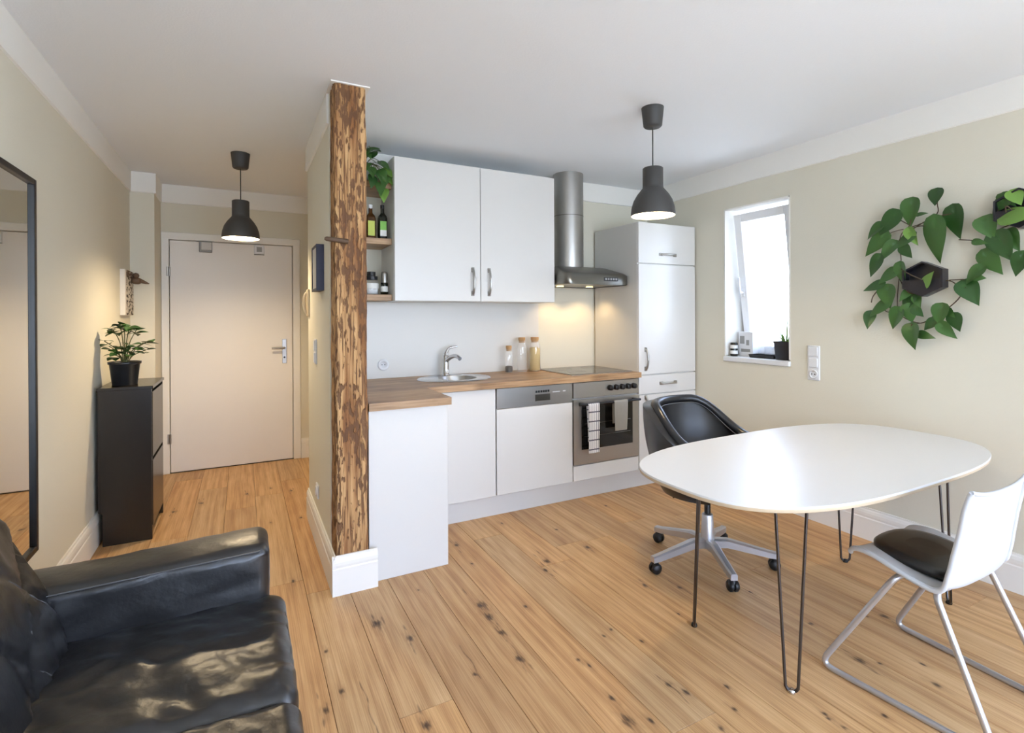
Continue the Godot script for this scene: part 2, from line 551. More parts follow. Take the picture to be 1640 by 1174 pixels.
func make_materials() -> void:
	var fine := noise_tex(0.02, 4, 3)
	var grainy := noise_tex(0.05, 3, 5)
	var w := mat("wall_paint", rgb8(220, 215, 198), 0.85)
	bump(w, grainy, 0.03, Vector3(3, 3, 3))
	var c := mat("ceiling_paint", rgb8(236, 239, 242), 0.9)
	bump(c, grainy, 0.03, Vector3(3, 3, 3))
	mat("coving_paint", rgb8(238, 236, 230), 0.75)
	mat("trim_paint", rgb8(238, 235, 228), 0.45)
	mat("door_paint", rgb8(236, 231, 224), 0.42)
	mat("white_front", rgb8(218, 216, 212), 0.28)
	mat("white_side", rgb8(213, 211, 206), 0.35)
	mat("white_table", rgb8(224, 224, 224), 0.3)
	mat("white_plastic", rgb8(224, 225, 227), 0.3)
	mat("chair_white", rgb8(198, 201, 206), 0.45)
	mat("edge_ply", rgb8(206, 188, 160), 0.6)
	mat("wall_cream", rgb8(214, 196, 164), 0.5)
	mat("white_pvc", rgb8(240, 241, 243), 0.3)
	mat("dark_joint", rgb8(60, 58, 55), 0.7)
	mat("black_lacquer", rgb8(26, 26, 27), 0.35)
	mat("black_plastic", rgb8(22, 22, 24), 0.45)
	mat("lamp_grey", rgb8(62, 61, 60), 0.55)
	mat("lamp_inside", rgb8(240, 236, 226), 0.6)
	mat("chrome", rgb8(205, 205, 207), 0.12, 1.0)
	mat("silver_paint", rgb8(196, 197, 202), 0.32, 0.75)
	mat("rod_steel", rgb8(92, 90, 92), 0.3, 1.0)
	mat("brushed_steel", rgb8(178, 176, 172), 0.36, 1.0)
	mat("dark_steel", rgb8(128, 126, 120), 0.28, 1.0)
	var leather := mat("black_leather", rgb8(27, 27, 29), 0.34)
	leather.metallic_specular = 0.6
	bump(leather, noise_tex(0.02, 4, 31), 0.05, Vector3(3, 3, 3))
	mat("chair_leather", rgb8(30, 31, 34), 0.3)
	mat("seam_thread", rgb8(84, 84, 86), 0.4)
	var cab := mat("black_brown", rgb8(38, 35, 33), 0.24)
	bump(cab, noise_tex(0.03, 3, 41), 0.02, Vector3(14, 1, 14))
	mat("navy", rgb8(38, 40, 66), 0.5)
	mat("dark_wood", rgb8(92, 70, 52), 0.6)
	mat("cork", rgb8(178, 138, 92), 0.85)
	mat("soil", rgb8(48, 38, 30), 0.95)
	mat("leaf", rgb8(62, 100, 44), 0.36)
	mat("leaf_deep", rgb8(46, 82, 36), 0.34)
	mat("leaf_light", rgb8(108, 146, 62), 0.45)
	mat("stem", rgb8(92, 94, 52), 0.6)
	mat("stem_brown", rgb8(82, 66, 48), 0.7)
	var g := mat("glass_clear", Color(0.96, 0.98, 0.97, 0.06), 0.02)
	g.transparency = BaseMaterial3D.TRANSPARENCY_ALPHA
	var pane := mat("window_pane", Color(0.97, 0.99, 1.0, 0.04), 0.0)
	pane.transparency = BaseMaterial3D.TRANSPARENCY_ALPHA
	mat("mirror_glass", rgb8(236, 238, 236), 0.02, 1.0)
	mat("oven_glass", rgb8(20, 20, 20), 0.06)
	mat("hob_glass", rgb8(24, 24, 25), 0.08)
	mat("bottle_amber", rgb8(70, 42, 18), 0.12)
	mat("bottle_dark", rgb8(28, 30, 22), 0.14)
	mat("label_lime", rgb8(196, 206, 96), 0.6)
	mat("label_green", rgb8(128, 186, 84), 0.6)
	mat("label_white", rgb8(226, 226, 222), 0.6)
	mat("pasta", rgb8(206, 178, 110), 0.8)
	mat("coffee", rgb8(46, 36, 30), 0.9)
	mat("grey_plastic", rgb8(150, 150, 148), 0.5)
	mat("picture_paper", rgb8(206, 204, 200), 0.7)
	mat("dark_ceramic", rgb8(38, 40, 44), 0.3)
	mat("planter_black", rgb8(30, 30, 38), 0.32)
	mat("canvas", rgb8(228, 222, 212), 0.85)
	mat("handle_metal", rgb8(172, 170, 166), 0.28, 1.0)
	mat("lacquer_board", rgb8(24, 24, 26), 0.4)

	# oak of the worktop and the shelves
	var oak := mat("oak_worktop", Color.WHITE, 0.42)
	oak.albedo_texture = ImageTexture.create_from_image(turned(wood_image(512, 512, 61, rgb8(130, 98, 66), rgb8(164, 129, 92), rgb8(186, 152, 114), 0, 0.55)))
	oak.uv1_triplanar = true
	oak.uv1_scale = Vector3(1.1, 1.1, 1.1)

func turned(im: Image) -> Image:
	im.rotate_90(CLOCKWISE)
	return im

func wall_box(called: String, p: Vector3, q: Vector3, m: Material) -> MeshInstance3D:
	var st := ST()
	box(st, p, q, 0.0)
	return struct(called, st, m)

# ---------------------------------------------------------------- room shell
func build_shell() -> void:
	var wall: Material = mats.wall_paint
	var t := 0.14
	wall_box("wall_left", Vector3(XL - t, -0.1, ZD - t), Vector3(XL, CEIL, ZR + t), wall)
	# right wall with the window opening
	var st := ST()
	var thick := 0.42
	var wz0 := -2.772
	var wz1 := -2.236
	var wy0 := 0.995
	var wy1 := 2.146
	box(st, Vector3(XR, -0.1, ZK - t), Vector3(XR + thick, CEIL, wz0), 0.0)
	box(st, Vector3(XR, -0.1, wz1), Vector3(XR + thick, CEIL, 0.5), 0.0)
	box(st, Vector3(XR, -0.1, 2.2), Vector3(XR + thick, CEIL, ZR + t), 0.0)
	box(st, Vector3(XR, 2.3, 0.5), Vector3(XR + thick, CEIL, 2.2), 0.0)
	box(st, Vector3(XR, -0.1, 0.5), Vector3(XR + thick, 0.06, 2.2), 0.0)
	box(st, Vector3(XR, -0.1, wz0), Vector3(XR + thick, wy0, wz1), 0.0)
	box(st, Vector3(XR, wy1, wz0), Vector3(XR + thick, CEIL, wz1), 0.0)
	struct("wall_right", st, wall)
	# kitchen wall
	wall_box("wall_back", Vector3(0.57, -0.1, ZK - 0.085), Vector3(XR + 0.1, CEIL, ZK), wall)
	# partition beside the hall
	wall_box("wall_partition", Vector3(0.39, -0.1, ZK - 0.085), Vector3(0.57, CEIL, -2.745), wall)
	# entrance wall with the door opening
	st = ST()
	box(st, Vector3(XL - t, -0.1, ZD - t), Vector3(-0.565, CEIL, ZD), 0.0)
	box(st, Vector3(0.425, -0.1, ZD - t), Vector3(1.9, CEIL, ZD), 0.0)
	box(st, Vector3(-0.565, 2.012, ZD - t), Vector3(0.425, CEIL, ZD), 0.0)
	box(st, Vector3(-0.7, -0.1, ZD - 2.0 * t), Vector3(0.6, 2.2, ZD - t), 0.0)
	struct("wall_entrance", st, wall)
	wall_box("wall_hall", Vector3(1.75, -0.1, ZD), Vector3(1.9, CEIL, ZK - 0.085), wall)
	wall_box("wall_pillar", Vector3(XL, 0, ZD), Vector3(-0.616, CEIL, -4.918), wall)
	# wall behind the photographer with the wide glazed opening
	st = ST()
	box(st, Vector3(XL - t, -0.1, ZR), Vector3(-0.45, CEIL, ZR + 0.3), 0.0)
	box(st, Vector3(3.0, -0.1, ZR), Vector3(XR + 0.42, CEIL, ZR + 0.3), 0.0)
	box(st, Vector3(-0.45, 2.3, ZR), Vector3(3.0, CEIL, ZR + 0.3), 0.0)
	box(st, Vector3(-0.45, -0.1, ZR), Vector3(3.0, 0.06, ZR + 0.3), 0.0)
	struct("wall_rear", st, wall)
	wall_box("ceiling", Vector3(XL - t, CEIL, ZD - t), Vector3(XR + 0.42, CEIL + 0.15, ZR + 0.3), mats.ceiling_paint)

func build_floor() -> void:
	var tint := [rgb8(250, 246, 240), rgb8(240, 232, 222), rgb8(255, 248, 236), rgb8(236, 230, 224), rgb8(248, 236, 222), rgb8(244, 242, 238), rgb8(255, 244, 228)]
	var base := wood_image(1024, 1024, 91, rgb8(178, 138, 96), rgb8(205, 167, 122), rgb8(222, 188, 144), 0, 0.5)
	var grain := ImageTexture.create_from_image(base)
	var knots := knot_image()
	var ktex := ImageTexture.create_from_image(knots)
	var rough := noise_tex(0.02, 3, 77, 256)
	var wood := []
	for i in tint.size():
		var m := StandardMaterial3D.new()
		m.resource_name = "oak_plank"
		m.albedo_color = tint[i]
		m.albedo_texture = grain
		m.roughness = 0.46
		m.metallic_specular = 0.45
		m.detail_enabled = true
		m.detail_albedo = ktex
		m.detail_blend_mode = BaseMaterial3D.BLEND_MODE_MIX
		m.detail_uv_layer = BaseMaterial3D.DETAIL_UV_2
		wood.append(m)
	var st := ST()
	box(st, Vector3(XL - 0.1, -0.1, ZD - 0.1), Vector3(XR + 0.1, -0.0125, ZR + 0.1), 0.0)
	var floor_o := struct("floor", st, mats.dark_joint, "wide oak plank floor with dark knots", "floor")
	var w := 0.19
	var x := 0.645 - w * 8.0
	var row := 0
	var gap := 0.0007
	while x < XR:
		var z := ZD - rng.randf_range(0.0, 1.4)
		while z < ZR:
			var len := rng.randf_range(1.25, 2.2)
			var z0 := maxf(z, ZD)
			var z1 := minf(z + len, ZR)
			var x0 := maxf(x, XL)
			var x1 := minf(x + w, XR)
			if z1 - z0 > 0.02 and x1 - x0 > 0.01:
				plank(floor_o, Vector3(x0 + gap, -0.0125, z0 + gap), Vector3(x1 - gap, 0.0, z1 - gap), wood[rng.randi() % wood.size()], Vector2(rng.randf(), rng.randf()))
			z += len
		x += w
		row += 1

func plank(parent: Node, lo: Vector3, hi: Vector3, m: Material, off: Vector2) -> void:
	var st := ST()
	flat(st)
	var b := 0.0012
	var top := [Vector3(lo.x + b, hi.y, lo.z + b), Vector3(hi.x - b, hi.y, lo.z + b), Vector3(hi.x - b, hi.y, hi.z - b), Vector3(lo.x + b, hi.y, hi.z - b)]
	var mid := [Vector3(lo.x, hi.y - b, lo.z), Vector3(hi.x, hi.y - b, lo.z), Vector3(hi.x, hi.y - b, hi.z), Vector3(lo.x, hi.y - b, hi.z)]
	var bot := [Vector3(lo.x, lo.y, lo.z), Vector3(hi.x, lo.y, lo.z), Vector3(hi.x, lo.y, hi.z), Vector3(lo.x, lo.y, hi.z)]
	plank_quad(st, top, Vector3.UP, off)
	for i in 4:
		var j := (i + 1) % 4
		var o: Vector3 = (top[i] + top[j]) * 0.5 - (lo + hi) * 0.5
		o.y = 0
		plank_quad(st, [top[i], top[j], mid[j], mid[i]], o + Vector3.UP * 0.1, off)
		plank_quad(st, [mid[i], mid[j], bot[j], bot[i]], o, off)
	put("plank", st, m, parent)

func plank_quad(st: SurfaceTool, p: Array, o: Vector3, off: Vector2) -> void:
	var order := [0, 1, 2, 0, 2, 3]
	if (p[1] - p[0]).cross(p[2] - p[0]).dot(o) > 0.0: order = [0, 2, 1, 0, 3, 2]
	for k in order:
		var v: Vector3 = p[k]
		st.set_uv(Vector2(v.x / 0.55, v.z / 2.6) + off)
		st.set_uv2(Vector2((v.x + 0.8) / 4.2, (v.z + 5.3) / 5.0))
		st.add_vertex(v)

# knots and cracks where the photograph shows them, in metres on the floor
func knot_image() -> Image:
	var W := 1920
	var Hh := 2048
	var im := Image.create(W, Hh, false, Image.FORMAT_RGBA8)
	im.fill(Color(0.30, 0.21, 0.14, 0.0))
	var n := FastNoiseLite.new()
	n.seed = 5
	n.frequency = 0.09
	var r2 := RandomNumberGenerator.new()
	r2.seed = 99
	var sx := W / 4.2
	var sz := Hh / 5.0
	for k in KNOTS:
		var s: float = k[2]
		# halo and long streak
		knot_stamp(im, n, (k[0] + 0.8) * sx, (k[1] + 5.3) * sz, 0.015 * s * sx, 0.042 * s * sz, 0.34, rgb8(140, 102, 66))
		knot_stamp(im, n, (k[0] + 0.8) * sx, (k[1] + 5.3) * sz, 0.0078 * s * sx, 0.012 * s * sz, 0.92, rgb8(62, 43, 31))
		if s > 1.7:
			for j in 3:
				knot_stamp(im, n, (k[0] + 0.8 + r2.randf_range(-0.010, 0.010) * s) * sx, (k[1] + 5.3 + r2.randf_range(-0.05, 0.05) * s) * sz, 0.0022 * s * sx, 0.014 * s * sz, 0.6, rgb8(92, 66, 46))
	# hairline cracks along the grain
	for c in [[0.375, -1.93, -1.60], [0.775, -1.95, -1.75], [0.958, -2.12, -1.80], [1.36, -1.45, -1.30], [2.1, -1.2, -1.02], [1.9, -1.95, -1.80]]:
		var z: float = c[1]
		while z < c[2]:
			knot_stamp(im, n, (c[0] + 0.8 + 0.004 * sin(z * 40.0)) * sx, (z + 5.3) * sz, 1.3, 7.0, 0.5, rgb8(92, 64, 42))
			z += 0.012
	return im

func knot_stamp(im: Image, n: FastNoiseLite, cx: float, cy: float, rx: float, ry: float, strength: float, c: Color) -> void:
	var e := 1.6
	for y in range(int(cy - ry * e), int(cy + ry * e) + 1):
		for x in range(int(cx - rx * e), int(cx + rx * e) + 1):
			if x < 0 or y < 0 or x >= im.get_width() or y >= im.get_height(): continue
			var dx := (x - cx) / rx
			var dy := (y - cy) / ry
			var d := sqrt(dx * dx + dy * dy) + n.get_noise_2d(x * 2.2, y * 0.45) * 0.6
			var a := clampf((1.0 - d) * 1.3, 0.0, 1.0) * strength
			if a <= 0.0: continue
			var o := im.get_pixel(x, y)
			var na := o.a + a * (1.0 - o.a)
			var col := o.lerp(c, a / maxf(na, 0.001))
			col.a = na
			im.set_pixel(x, y, col)

# ---------------------------------------------------------------- coving, baseboards
func coving(called: String, a: Vector3, b: Vector3, into: Vector3) -> void:
	# flat white band under the ceiling, a little proud of the wall
	var poly := PackedVector2Array([Vector2(0, 0), Vector2(0.010, 0.004), Vector2(0.012, 0.158), Vector2(0, 0.158)])
	var st := ST()
	prism(st, poly, Vector3(a.x, CEIL - 0.158, a.z), into, Vector3.UP, b - a)
	struct(called, st, mats.coving_paint)

func baseboard(called: String, a: Vector3, b: Vector3, into: Vector3, h := 0.188, parent_label := "") -> void:
	var poly := PackedVector2Array([Vector2(0, 0), Vector2(0.018, 0), Vector2(0.018, h - 0.062), Vector2(0.0145, h - 0.056), Vector2(0.0165, h - 0.044), Vector2(0.0165, h - 0.030), Vector2(0.013, h - 0.016), Vector2(0.008, h - 0.010), Vector2(0.0075, h), Vector2(0, h)])
	var st := ST()
	prism(st, poly, a, into, Vector3.UP, b - a)
	struct(called, st, mats.trim_paint)

func build_trims() -> void:
	coving("trim_1", Vector3(XL, 0, -4.918), Vector3(XL, 0, ZR), Vector3.RIGHT)
	coving("trim_2", Vector3(XL, 0, -4.918), Vector3(-0.604, 0, -4.918), Vector3.BACK)
	coving("trim_3", Vector3(-0.616, 0, ZD), Vector3(-0.616, 0, -4.906), Vector3.RIGHT)
	coving("trim_4", Vector3(-0.616, 0, ZD), Vector3(1.75, 0, ZD), Vector3.BACK)
	coving("trim_5", Vector3(0.39, 0, ZK - 0.097), Vector3(0.39, 0, -2.745), Vector3.LEFT)
	coving("trim_6", Vector3(0.57, 0, ZK), Vector3(XR, 0, ZK), Vector3.BACK)
	coving("trim_7", Vector3(XR, 0, ZK), Vector3(XR, 0, ZR), Vector3.LEFT)
	coving("trim_8", Vector3(0.378, 0, ZK - 0.085), Vector3(1.75, 0, ZK - 0.085), Vector3.FORWARD)
	baseboard("baseboard_left", Vector3(XL, 0, -4.918), Vector3(XL, 0, ZR), Vector3.RIGHT)
	baseboard("baseboard_right", Vector3(XR, 0, -3.04), Vector3(XR, 0, 0.5), Vector3.LEFT)
	baseboard("baseboard_entrance", Vector3(0.484, 0, ZD), Vector3(1.75, 0, ZD), Vector3.BACK)
	baseboard("baseboard_partition", Vector3(0.39, 0, ZK - 0.085), Vector3(0.39, 0, -2.578), Vector3.LEFT)
	baseboard("baseboard_post", Vector3(0.372, 0, -2.594), Vector3(0.588, 0, -2.594), Vector3.BACK)

# ---------------------------------------------------------------- entrance door
func build_entrance() -> void:
	var d := Node3D.new()
	d.name = "door_1"
	d.set_meta("kind", "structure")
	tag(d, "plain white entrance door with lever handle at the end of the hall", "door")
	add_child(d)
	var st := ST()
	var z0 := ZD - 0.1
	var z1 := ZD + 0.014
	box(st, Vector3(-0.614, 0, z0), Vector3(-0.558, 2.068, z1), 0.004)
	box(st, Vector3(0.418, 0, z0), Vector3(0.482, 2.068, z1), 0.004)
	box(st, Vector3(-0.614, 2.004, z0), Vector3(0.482, 2.068, z1 + 0.0005), 0.004)
	put("door_frame", st, mats.trim_paint, d)
	bx("door_leaf", Vector3(-0.553, 0.008, ZD - 0.05), Vector3(0.413, 1.999, ZD + 0.006), mats.door_paint, d, 0.004)
	for y in [1.73, 0.30]:
		st = ST()
		lathe_sharp(st, [Vector2(0, -0.04), Vector2(0.0075, -0.04), Vector2(0.0075, 0.04), Vector2(0, 0.04)], 12, Vector3(-0.566, y, ZD + 0.018))
		lathe_sharp(st, [Vector2(0, -0.04), Vector2(0.006, -0.04), Vector2(0.006, 0.04), Vector2(0, 0.04)], 12, Vector3(-0.552, y, ZD + 0.016))
		put("hinge", st, mats.handle_metal, d)
	bx("lock_plate", Vector3(0.322, 0.905, ZD + 0.006), Vector3(0.362, 1.132, ZD + 0.016), mats.silver_paint, d, 0.004)
	st = ST()
	tube(st, rounded([Vector3(0.342, 1.05, ZD + 0.012), Vector3(0.342, 1.05, ZD + 0.062), Vector3(0.232, 1.05, ZD + 0.062)], 0.018), 0.0095, 12)
	put("lever_handle", st, mats.handle_metal, d)
	st = ST()
	lathe_sharp(st, [Vector2(0.009, 0), Vector2(0.009, 0.004), Vector2(0, 0.004)], 16, Vector3(0.342, 0.962, ZD + 0.016), Basis(Vector3.RIGHT, PI / 2))
	put("keyhole", st, mats.black_plastic, d)
	# devices fixed to the top of the door leaf
	var a := thing("door_sensor", "grey square plastic device fixed at the top left of the white entrance door", "sensor", Vector3(-0.286, 1.955, ZD + 0.006), 0.0, "square devices on the entrance door")
	bx("housing", Vector3(-0.05, -0.05, 0), Vector3(0.05, 0.045, 0.028), mats.grey_plastic, a, 0.005)
	bx("cover", Vector3(-0.032, -0.03, 0.028), Vector3(0.045, 0.036, 0.034), mats.picture_paper, a, 0.003)
	var b := thing("door_sensor", "white square device with a grey grille at the top right of the entrance door", "sensor", Vector3(0.135, 1.955, ZD + 0.006), 0.0, "square devices on the entrance door")
	bx("housing", Vector3(-0.042, -0.045, 0), Vector3(0.042, 0.04, 0.024), mats.white_plastic, b, 0.006)
	bx("grille", Vector3(-0.022, -0.025, 0.024), Vector3(0.022, 0.02, 0.027), mats.grey_plastic, b, 0.002)
	bx("bottom_edge", Vector3(-0.042, -0.052, 0), Vector3(0.042, -0.045, 0.02), mats.grey_plastic, b, 0.002)

# ---------------------------------------------------------------- windows
func win_frame(st: SurfaceTool, y0: float, y1: float, a0: float, a1: float, w: float, d: float, xf: Transform3D) -> void:
	# frame in the local x (width) / y plane, depth along z
	box(st, Vector3(a0, y0, 0), Vector3(a0 + w, y1, d), 0.004, xf)
	box(st, Vector3(a1 - w, y0, 0), Vector3(a1, y1, d), 0.004, xf)
	box(st, Vector3(a0 + w, y0, 0), Vector3(a1 - w, y0 + w, d), 0.004, xf)
	box(st, Vector3(a0 + w, y1 - w, 0), Vector3(a1 - w, y1, d), 0.004, xf)

func build_windows() -> void:
	# small tilted window in the right wall: local x runs along +z of the room, local z towards the room (-x)
	var o := Node3D.new()
	o.name = "window_1"
	o.set_meta("kind", "structure")
	tag(o, "small white window tilted open in a deep white reveal", "window")
	add_child(o)
	var x_f := XR + 0.30
	var b := Basis(Vector3(0, 0, 1), Vector3(0, 1, 0), Vector3(-1, 0, 0))
	var xf := Transform3D(b, Vector3(x_f, 0, 0))
	var st := ST()
	win_frame(st, 0.998, 2.144, -2.770, -2.238, 0.055, 0.07, xf)
	put("window_frame", st, mats.white_pvc, o)
	# white lining of the reveal
	st = ST()
	box(st, Vector3(XR - 0.002, 1.03, -2.774), Vector3(x_f + 0.02, 2.148, -2.764), 0.0)
	box(st, Vector3(XR - 0.002, 1.03, -2.244), Vector3(x_f + 0.02, 2.148, -2.234), 0.0)
	box(st, Vector3(XR - 0.002, 2.138, -2.774), Vector3(x_f + 0.02, 2.148, -2.234), 0.0)
	put("reveal_lining", st, mats.coving_paint, o)
	bx("window_sill", Vector3(XR - 0.02, 0.985, -2.775), Vector3(x_f + 0.02, 1.022, -2.232), mats.white_plastic, o, 0.005)
	# sash, hinged at its foot and leaning into the room
	var tilt := 0.125
	var sx := Transform3D(b * Basis(Vector3.RIGHT, tilt), Vector3(x_f - 0.045, 1.05, 0))
	st = ST()
	win_frame(st, 0.0, 1.07, -2.742, -2.266, 0.062, 0.06, sx)
	var sash := put("sash", st, mats.white_pvc, o)
	st = ST()
	box(st, Vector3(-2.685, 0.055, 0.025), Vector3(-2.323, 1.015, 0.032), 0.0, sx)
	put("pane", st, mats.window_pane, sash)
	st = ST()
	box(st, Vector3(-2.724, 0.44, 0.06), Vector3(-2.698, 0.51, 0.072), 0.004, sx)
	tube(st, rounded([sx * Vector3(-2.711, 0.475, 0.07), sx * Vector3(-2.711, 0.475, 0.10), sx * Vector3(-2.711, 0.59, 0.10)], 0.015), 0.009, 10)
	put("window_handle", st, mats.white_plastic, sash)
	# wide glazing behind the photographer
	var r := Node3D.new()
	r.name = "window_2"
	r.set_meta("kind", "structure")
	tag(r, "wide glazed balcony front behind the camera", "window")
	add_child(r)
	var rb := Transform3D(Basis(Vector3(1, 0, 0), Vector3(0, 1, 0), Vector3(0, 0, 1)), Vector3(0, 0, ZR + 0.12))
	for k in 3:
		st = ST()
		win_frame(st, 0.06, 2.30, -0.45 + 1.15 * k, 0.70 + 1.15 * k, 0.07, 0.07, rb)
		var f := put("window_frame", st, mats.white_pvc, r)
		st = ST()
		box(st, Vector3(-0.385 + 1.15 * k, 0.125, 0.03), Vector3(0.635 + 1.15 * k, 2.235, 0.036), 0.0, rb)
		put("pane", st, mats.window_pane, f)
	# unseen glazing added in the right wall to brighten left wall and hall
	var e := Node3D.new()
	e.name = "window_3"
	e.set_meta("kind", "structure")
	tag(e, "unseen glazed opening added in the right wall to bring in more daylight", "window")
	add_child(e)
	var eb := Transform3D(b, Vector3(XR + 0.25, 0, 0))
	for k in 2:
		st = ST()
		win_frame(st, 0.06, 2.30, 0.5 + 0.85 * k, 1.35 + 0.85 * k, 0.07, 0.07, eb)
		var f := put("window_frame", st, mats.white_pvc, e)
		st = ST()
		box(st, Vector3(0.565 + 0.85 * k, 0.125, 0.03), Vector3(1.285 + 0.85 * k, 2.235, 0.036), 0.0, eb)
		put("pane", st, mats.window_pane, f)

# ---------------------------------------------------------------- kitchen
const ZF := -3.05

# bow handle: local x along the handle, y out of the front
func bow_handle(parent: Node, at: Vector3, along: Vector3, out: Vector3, len := 0.16) -> void:
	var h := len * 0.5
	var st := ST()
	var pts := spline([at - along * h, at - along * h * 0.86 + out * 0.014, at - along * h * 0.5 + out * 0.026, at + out * 0.030, at + along * h * 0.5 + out * 0.026, at + along * h * 0.86 + out * 0.014, at + along * h], 4)
	var rad := []
	for i in pts.size():
		var t := absf(2.0 * i / (pts.size() - 1) - 1.0)
		rad.append(0.0078 + 0.0030 * smoothstep(0.55, 1.0, t))
	tube(st, pts, rad, 10)
	var side := along.cross(out)
	for s in [-1.0, 1.0]:
		var c: Vector3 = at + along * h * 0.93 * s
		box(st, -Vector3(0.017, 0.004, 0.012), Vector3(0.017, 0.008, 0.012), 0.003, Transform3D(Basis(along, out, side), c))
	put("handle", st, mats.handle_metal, parent)

func front(parent: Node, called: String, x0: float, x1: float, y0: float, y1: float, z: float, m: Material = null) -> MeshInstance3D:
	var g := 0.0018
	return bx(called, Vector3(x0 + g, y0 + g, z - 0.018), Vector3(x1 - g, y1 - g, z), m if m else mats.white_front, parent, 0.0022)

func build_kitchen() -> void:
	var body: Material = mats.white_side
	# peninsula end beside the post
	var t := thing("peninsula_cabinet", "white end panel cabinet of the worktop's return beside the wooden post", "cabinet")
	bx("end_panel", Vector3(0.556, 0, -2.646), Vector3(0.976, 0.866, -2.628), mats.white_front, t, 0.002)
	bx("carcass", Vector3(0.575, 0.0, -3.05), Vector3(0.97, 0.864, -2.647), body, t, 0.001)
	# corner unit
	t = thing("base_cabinet", "plain white handleless base cabinet front in the corner left of the dishwasher", "cabinet")
	bx("carcass", Vector3(0.60, 0.15, -3.60), Vector3(1.466, 0.765, ZF - 0.02), body, t, 0.001)
	front(t, "door", 0.978, 1.466, 0.155, 0.862, ZF)
	# dishwasher
	t = thing("dishwasher", "built-in dishwasher with steel control strip and white front", "dishwasher")
	bx("carcass", Vector3(1.472, 0.15, -3.60), Vector3(2.070, 0.864, ZF - 0.02), body, t, 0.001)
	front(t, "front_panel", 1.472, 2.072, 0.155, 0.724, ZF)
	var cp := front(t, "control_panel", 1.472, 2.072, 0.724, 0.862, ZF, mats.brushed_steel)
	bx("grip_recess", Vector3(1.765, 0.755, ZF - 0.004), Vector3(1.885, 0.800, ZF + 0.0012), mats.dark_steel, cp, 0.001)
	for k in 6:
		bx("button", Vector3(1.768 + 0.019 * k, 0.812, ZF - 0.002), Vector3(1.783 + 0.019 * k, 0.827, ZF + 0.003), mats.black_plastic, cp, 0.001)
	bx("display_strip", Vector3(1.905, 0.806, ZF - 0.002), Vector3(1.965, 0.812, ZF + 0.0012), mats.white_plastic, cp, 0.0005)
	bx("indicator", Vector3(1.99, 0.806, ZF - 0.002), Vector3(2.012, 0.814, ZF + 0.0012), mats.white_plastic, cp, 0.0005)
	# oven
	t = thing("oven", "built-in steel oven with dark glass door and five knobs", "oven")
	bx("carcass", Vector3(2.078, 0.15, -3.60), Vector3(2.676, 0.864, ZF - 0.02), body, t, 0.001)
	cp = front(t, "control_panel", 2.076, 2.676, 0.745, 0.860, ZF + 0.002, mats.brushed_steel)
	for k in 5:
		var st := ST()
		lathe(st, [Vector2(0.021, 0.0), Vector2(0.021, 0.004), Vector2(0.019, 0.027), Vector2(0.016, 0.030), Vector2(0.0, 0.030)], 18, Vector3(2.398 + 0.056 * k, 0.806, ZF + 0.002), Basis(Vector3.RIGHT, PI / 2))
		box(st, Vector3(-0.003, -0.016, 0.026), Vector3(0.003, 0.016, 0.034), 0.001, Transform3D(Basis(), Vector3(2.398 + 0.056 * k, 0.806, ZF + 0.002)))
		put("knob", st, mats.black_plastic, cp)
	var door := front(t, "oven_door", 2.076, 2.676, 0.268, 0.738, ZF + 0.004, mats.brushed_steel)
	bx("door_glass", Vector3(2.145, 0.375, ZF), Vector3(2.615, 0.690, ZF + 0.0055), mats.oven_glass, door, 0.002)
	var hs := ST()
	tube(hs, [Vector3(2.10, 0.706, ZF + 0.048), Vector3(2.652, 0.706, ZF + 0.048)], 0.009, 12)
	for x in [2.135, 2.617]:
		box(hs, Vector3(x - 0.011, 0.696, ZF + 0.003), Vector3(x + 0.011, 0.716, ZF + 0.046), 0.003)
	put("oven_handle", hs, mats.black_plastic, door)
	# seen through the glass: oven rack
	hs = ST()
	for k in 2:
		tube(hs, [Vector3(2.17, 0.47 + 0.09 * k, ZF + 0.007), Vector3(2.59, 0.47 + 0.09 * k, ZF + 0.007)], 0.0016, 6)
	put("rack_line", hs, mats.dark_steel, door)
	front(t, "filler_panel", 2.076, 2.676, 0.155, 0.265, ZF)
	# continuous plinth
	bx("kitchen_plinth", Vector3(0.978, 0.0, -3.146), Vector3(3.285, 0.150, -3.128), mats.white_front, null, 0.002)
	tag(get_child(-1), "long white plinth strip under the kitchen fronts", "plinth")
	# tall unit
	t = thing("fridge_cabinet", "tall white fridge cabinet with four fronts beside the small window wall", "cabinet")
	bx("carcass", Vector3(2.684, 0.15, -3.605), Vector3(3.280, 2.055, ZF - 0.02), body, t, 0.002)
	var f := front(t, "top_front", 2.684, 3.284, 1.740, 2.058, ZF - 0.004)
	bow_handle(f, Vector3(2.984, 1.815, ZF - 0.004), Vector3.RIGHT, Vector3.BACK)
	f = front(t, "fridge_door", 2.684, 3.284, 0.880, 1.736, ZF - 0.004)
	bow_handle(f, Vector3(2.752, 1.000, ZF - 0.004), Vector3.UP, Vector3.BACK)
	f = front(t, "drawer", 2.684, 3.284, 0.728, 0.875, ZF - 0.004)
	bow_handle(f, Vector3(2.984, 0.805, ZF - 0.004), Vector3.RIGHT, Vector3.BACK)
	f = front(t, "lower_door", 2.684, 3.284, 0.155, 0.724, ZF - 0.004)
	bow_handle(f, Vector3(2.752, 0.630, ZF - 0.004), Vector3.UP, Vector3.BACK)
	# wall cabinets
	var uz := -3.28
	t = thing("wall_cabinet", "white wall cabinet with its handle low on the right, beside the open shelves", "cabinet", Vector3.ZERO, 0.0, "white wall cabinets over the sink")
	bx("carcass", Vector3(0.862, 1.437, ZK + 0.002), Vector3(1.464, 2.368, uz - 0.019), body, t, 0.002)
	f = front(t, "door", 0.862, 1.466, 1.437, 2.368, uz)
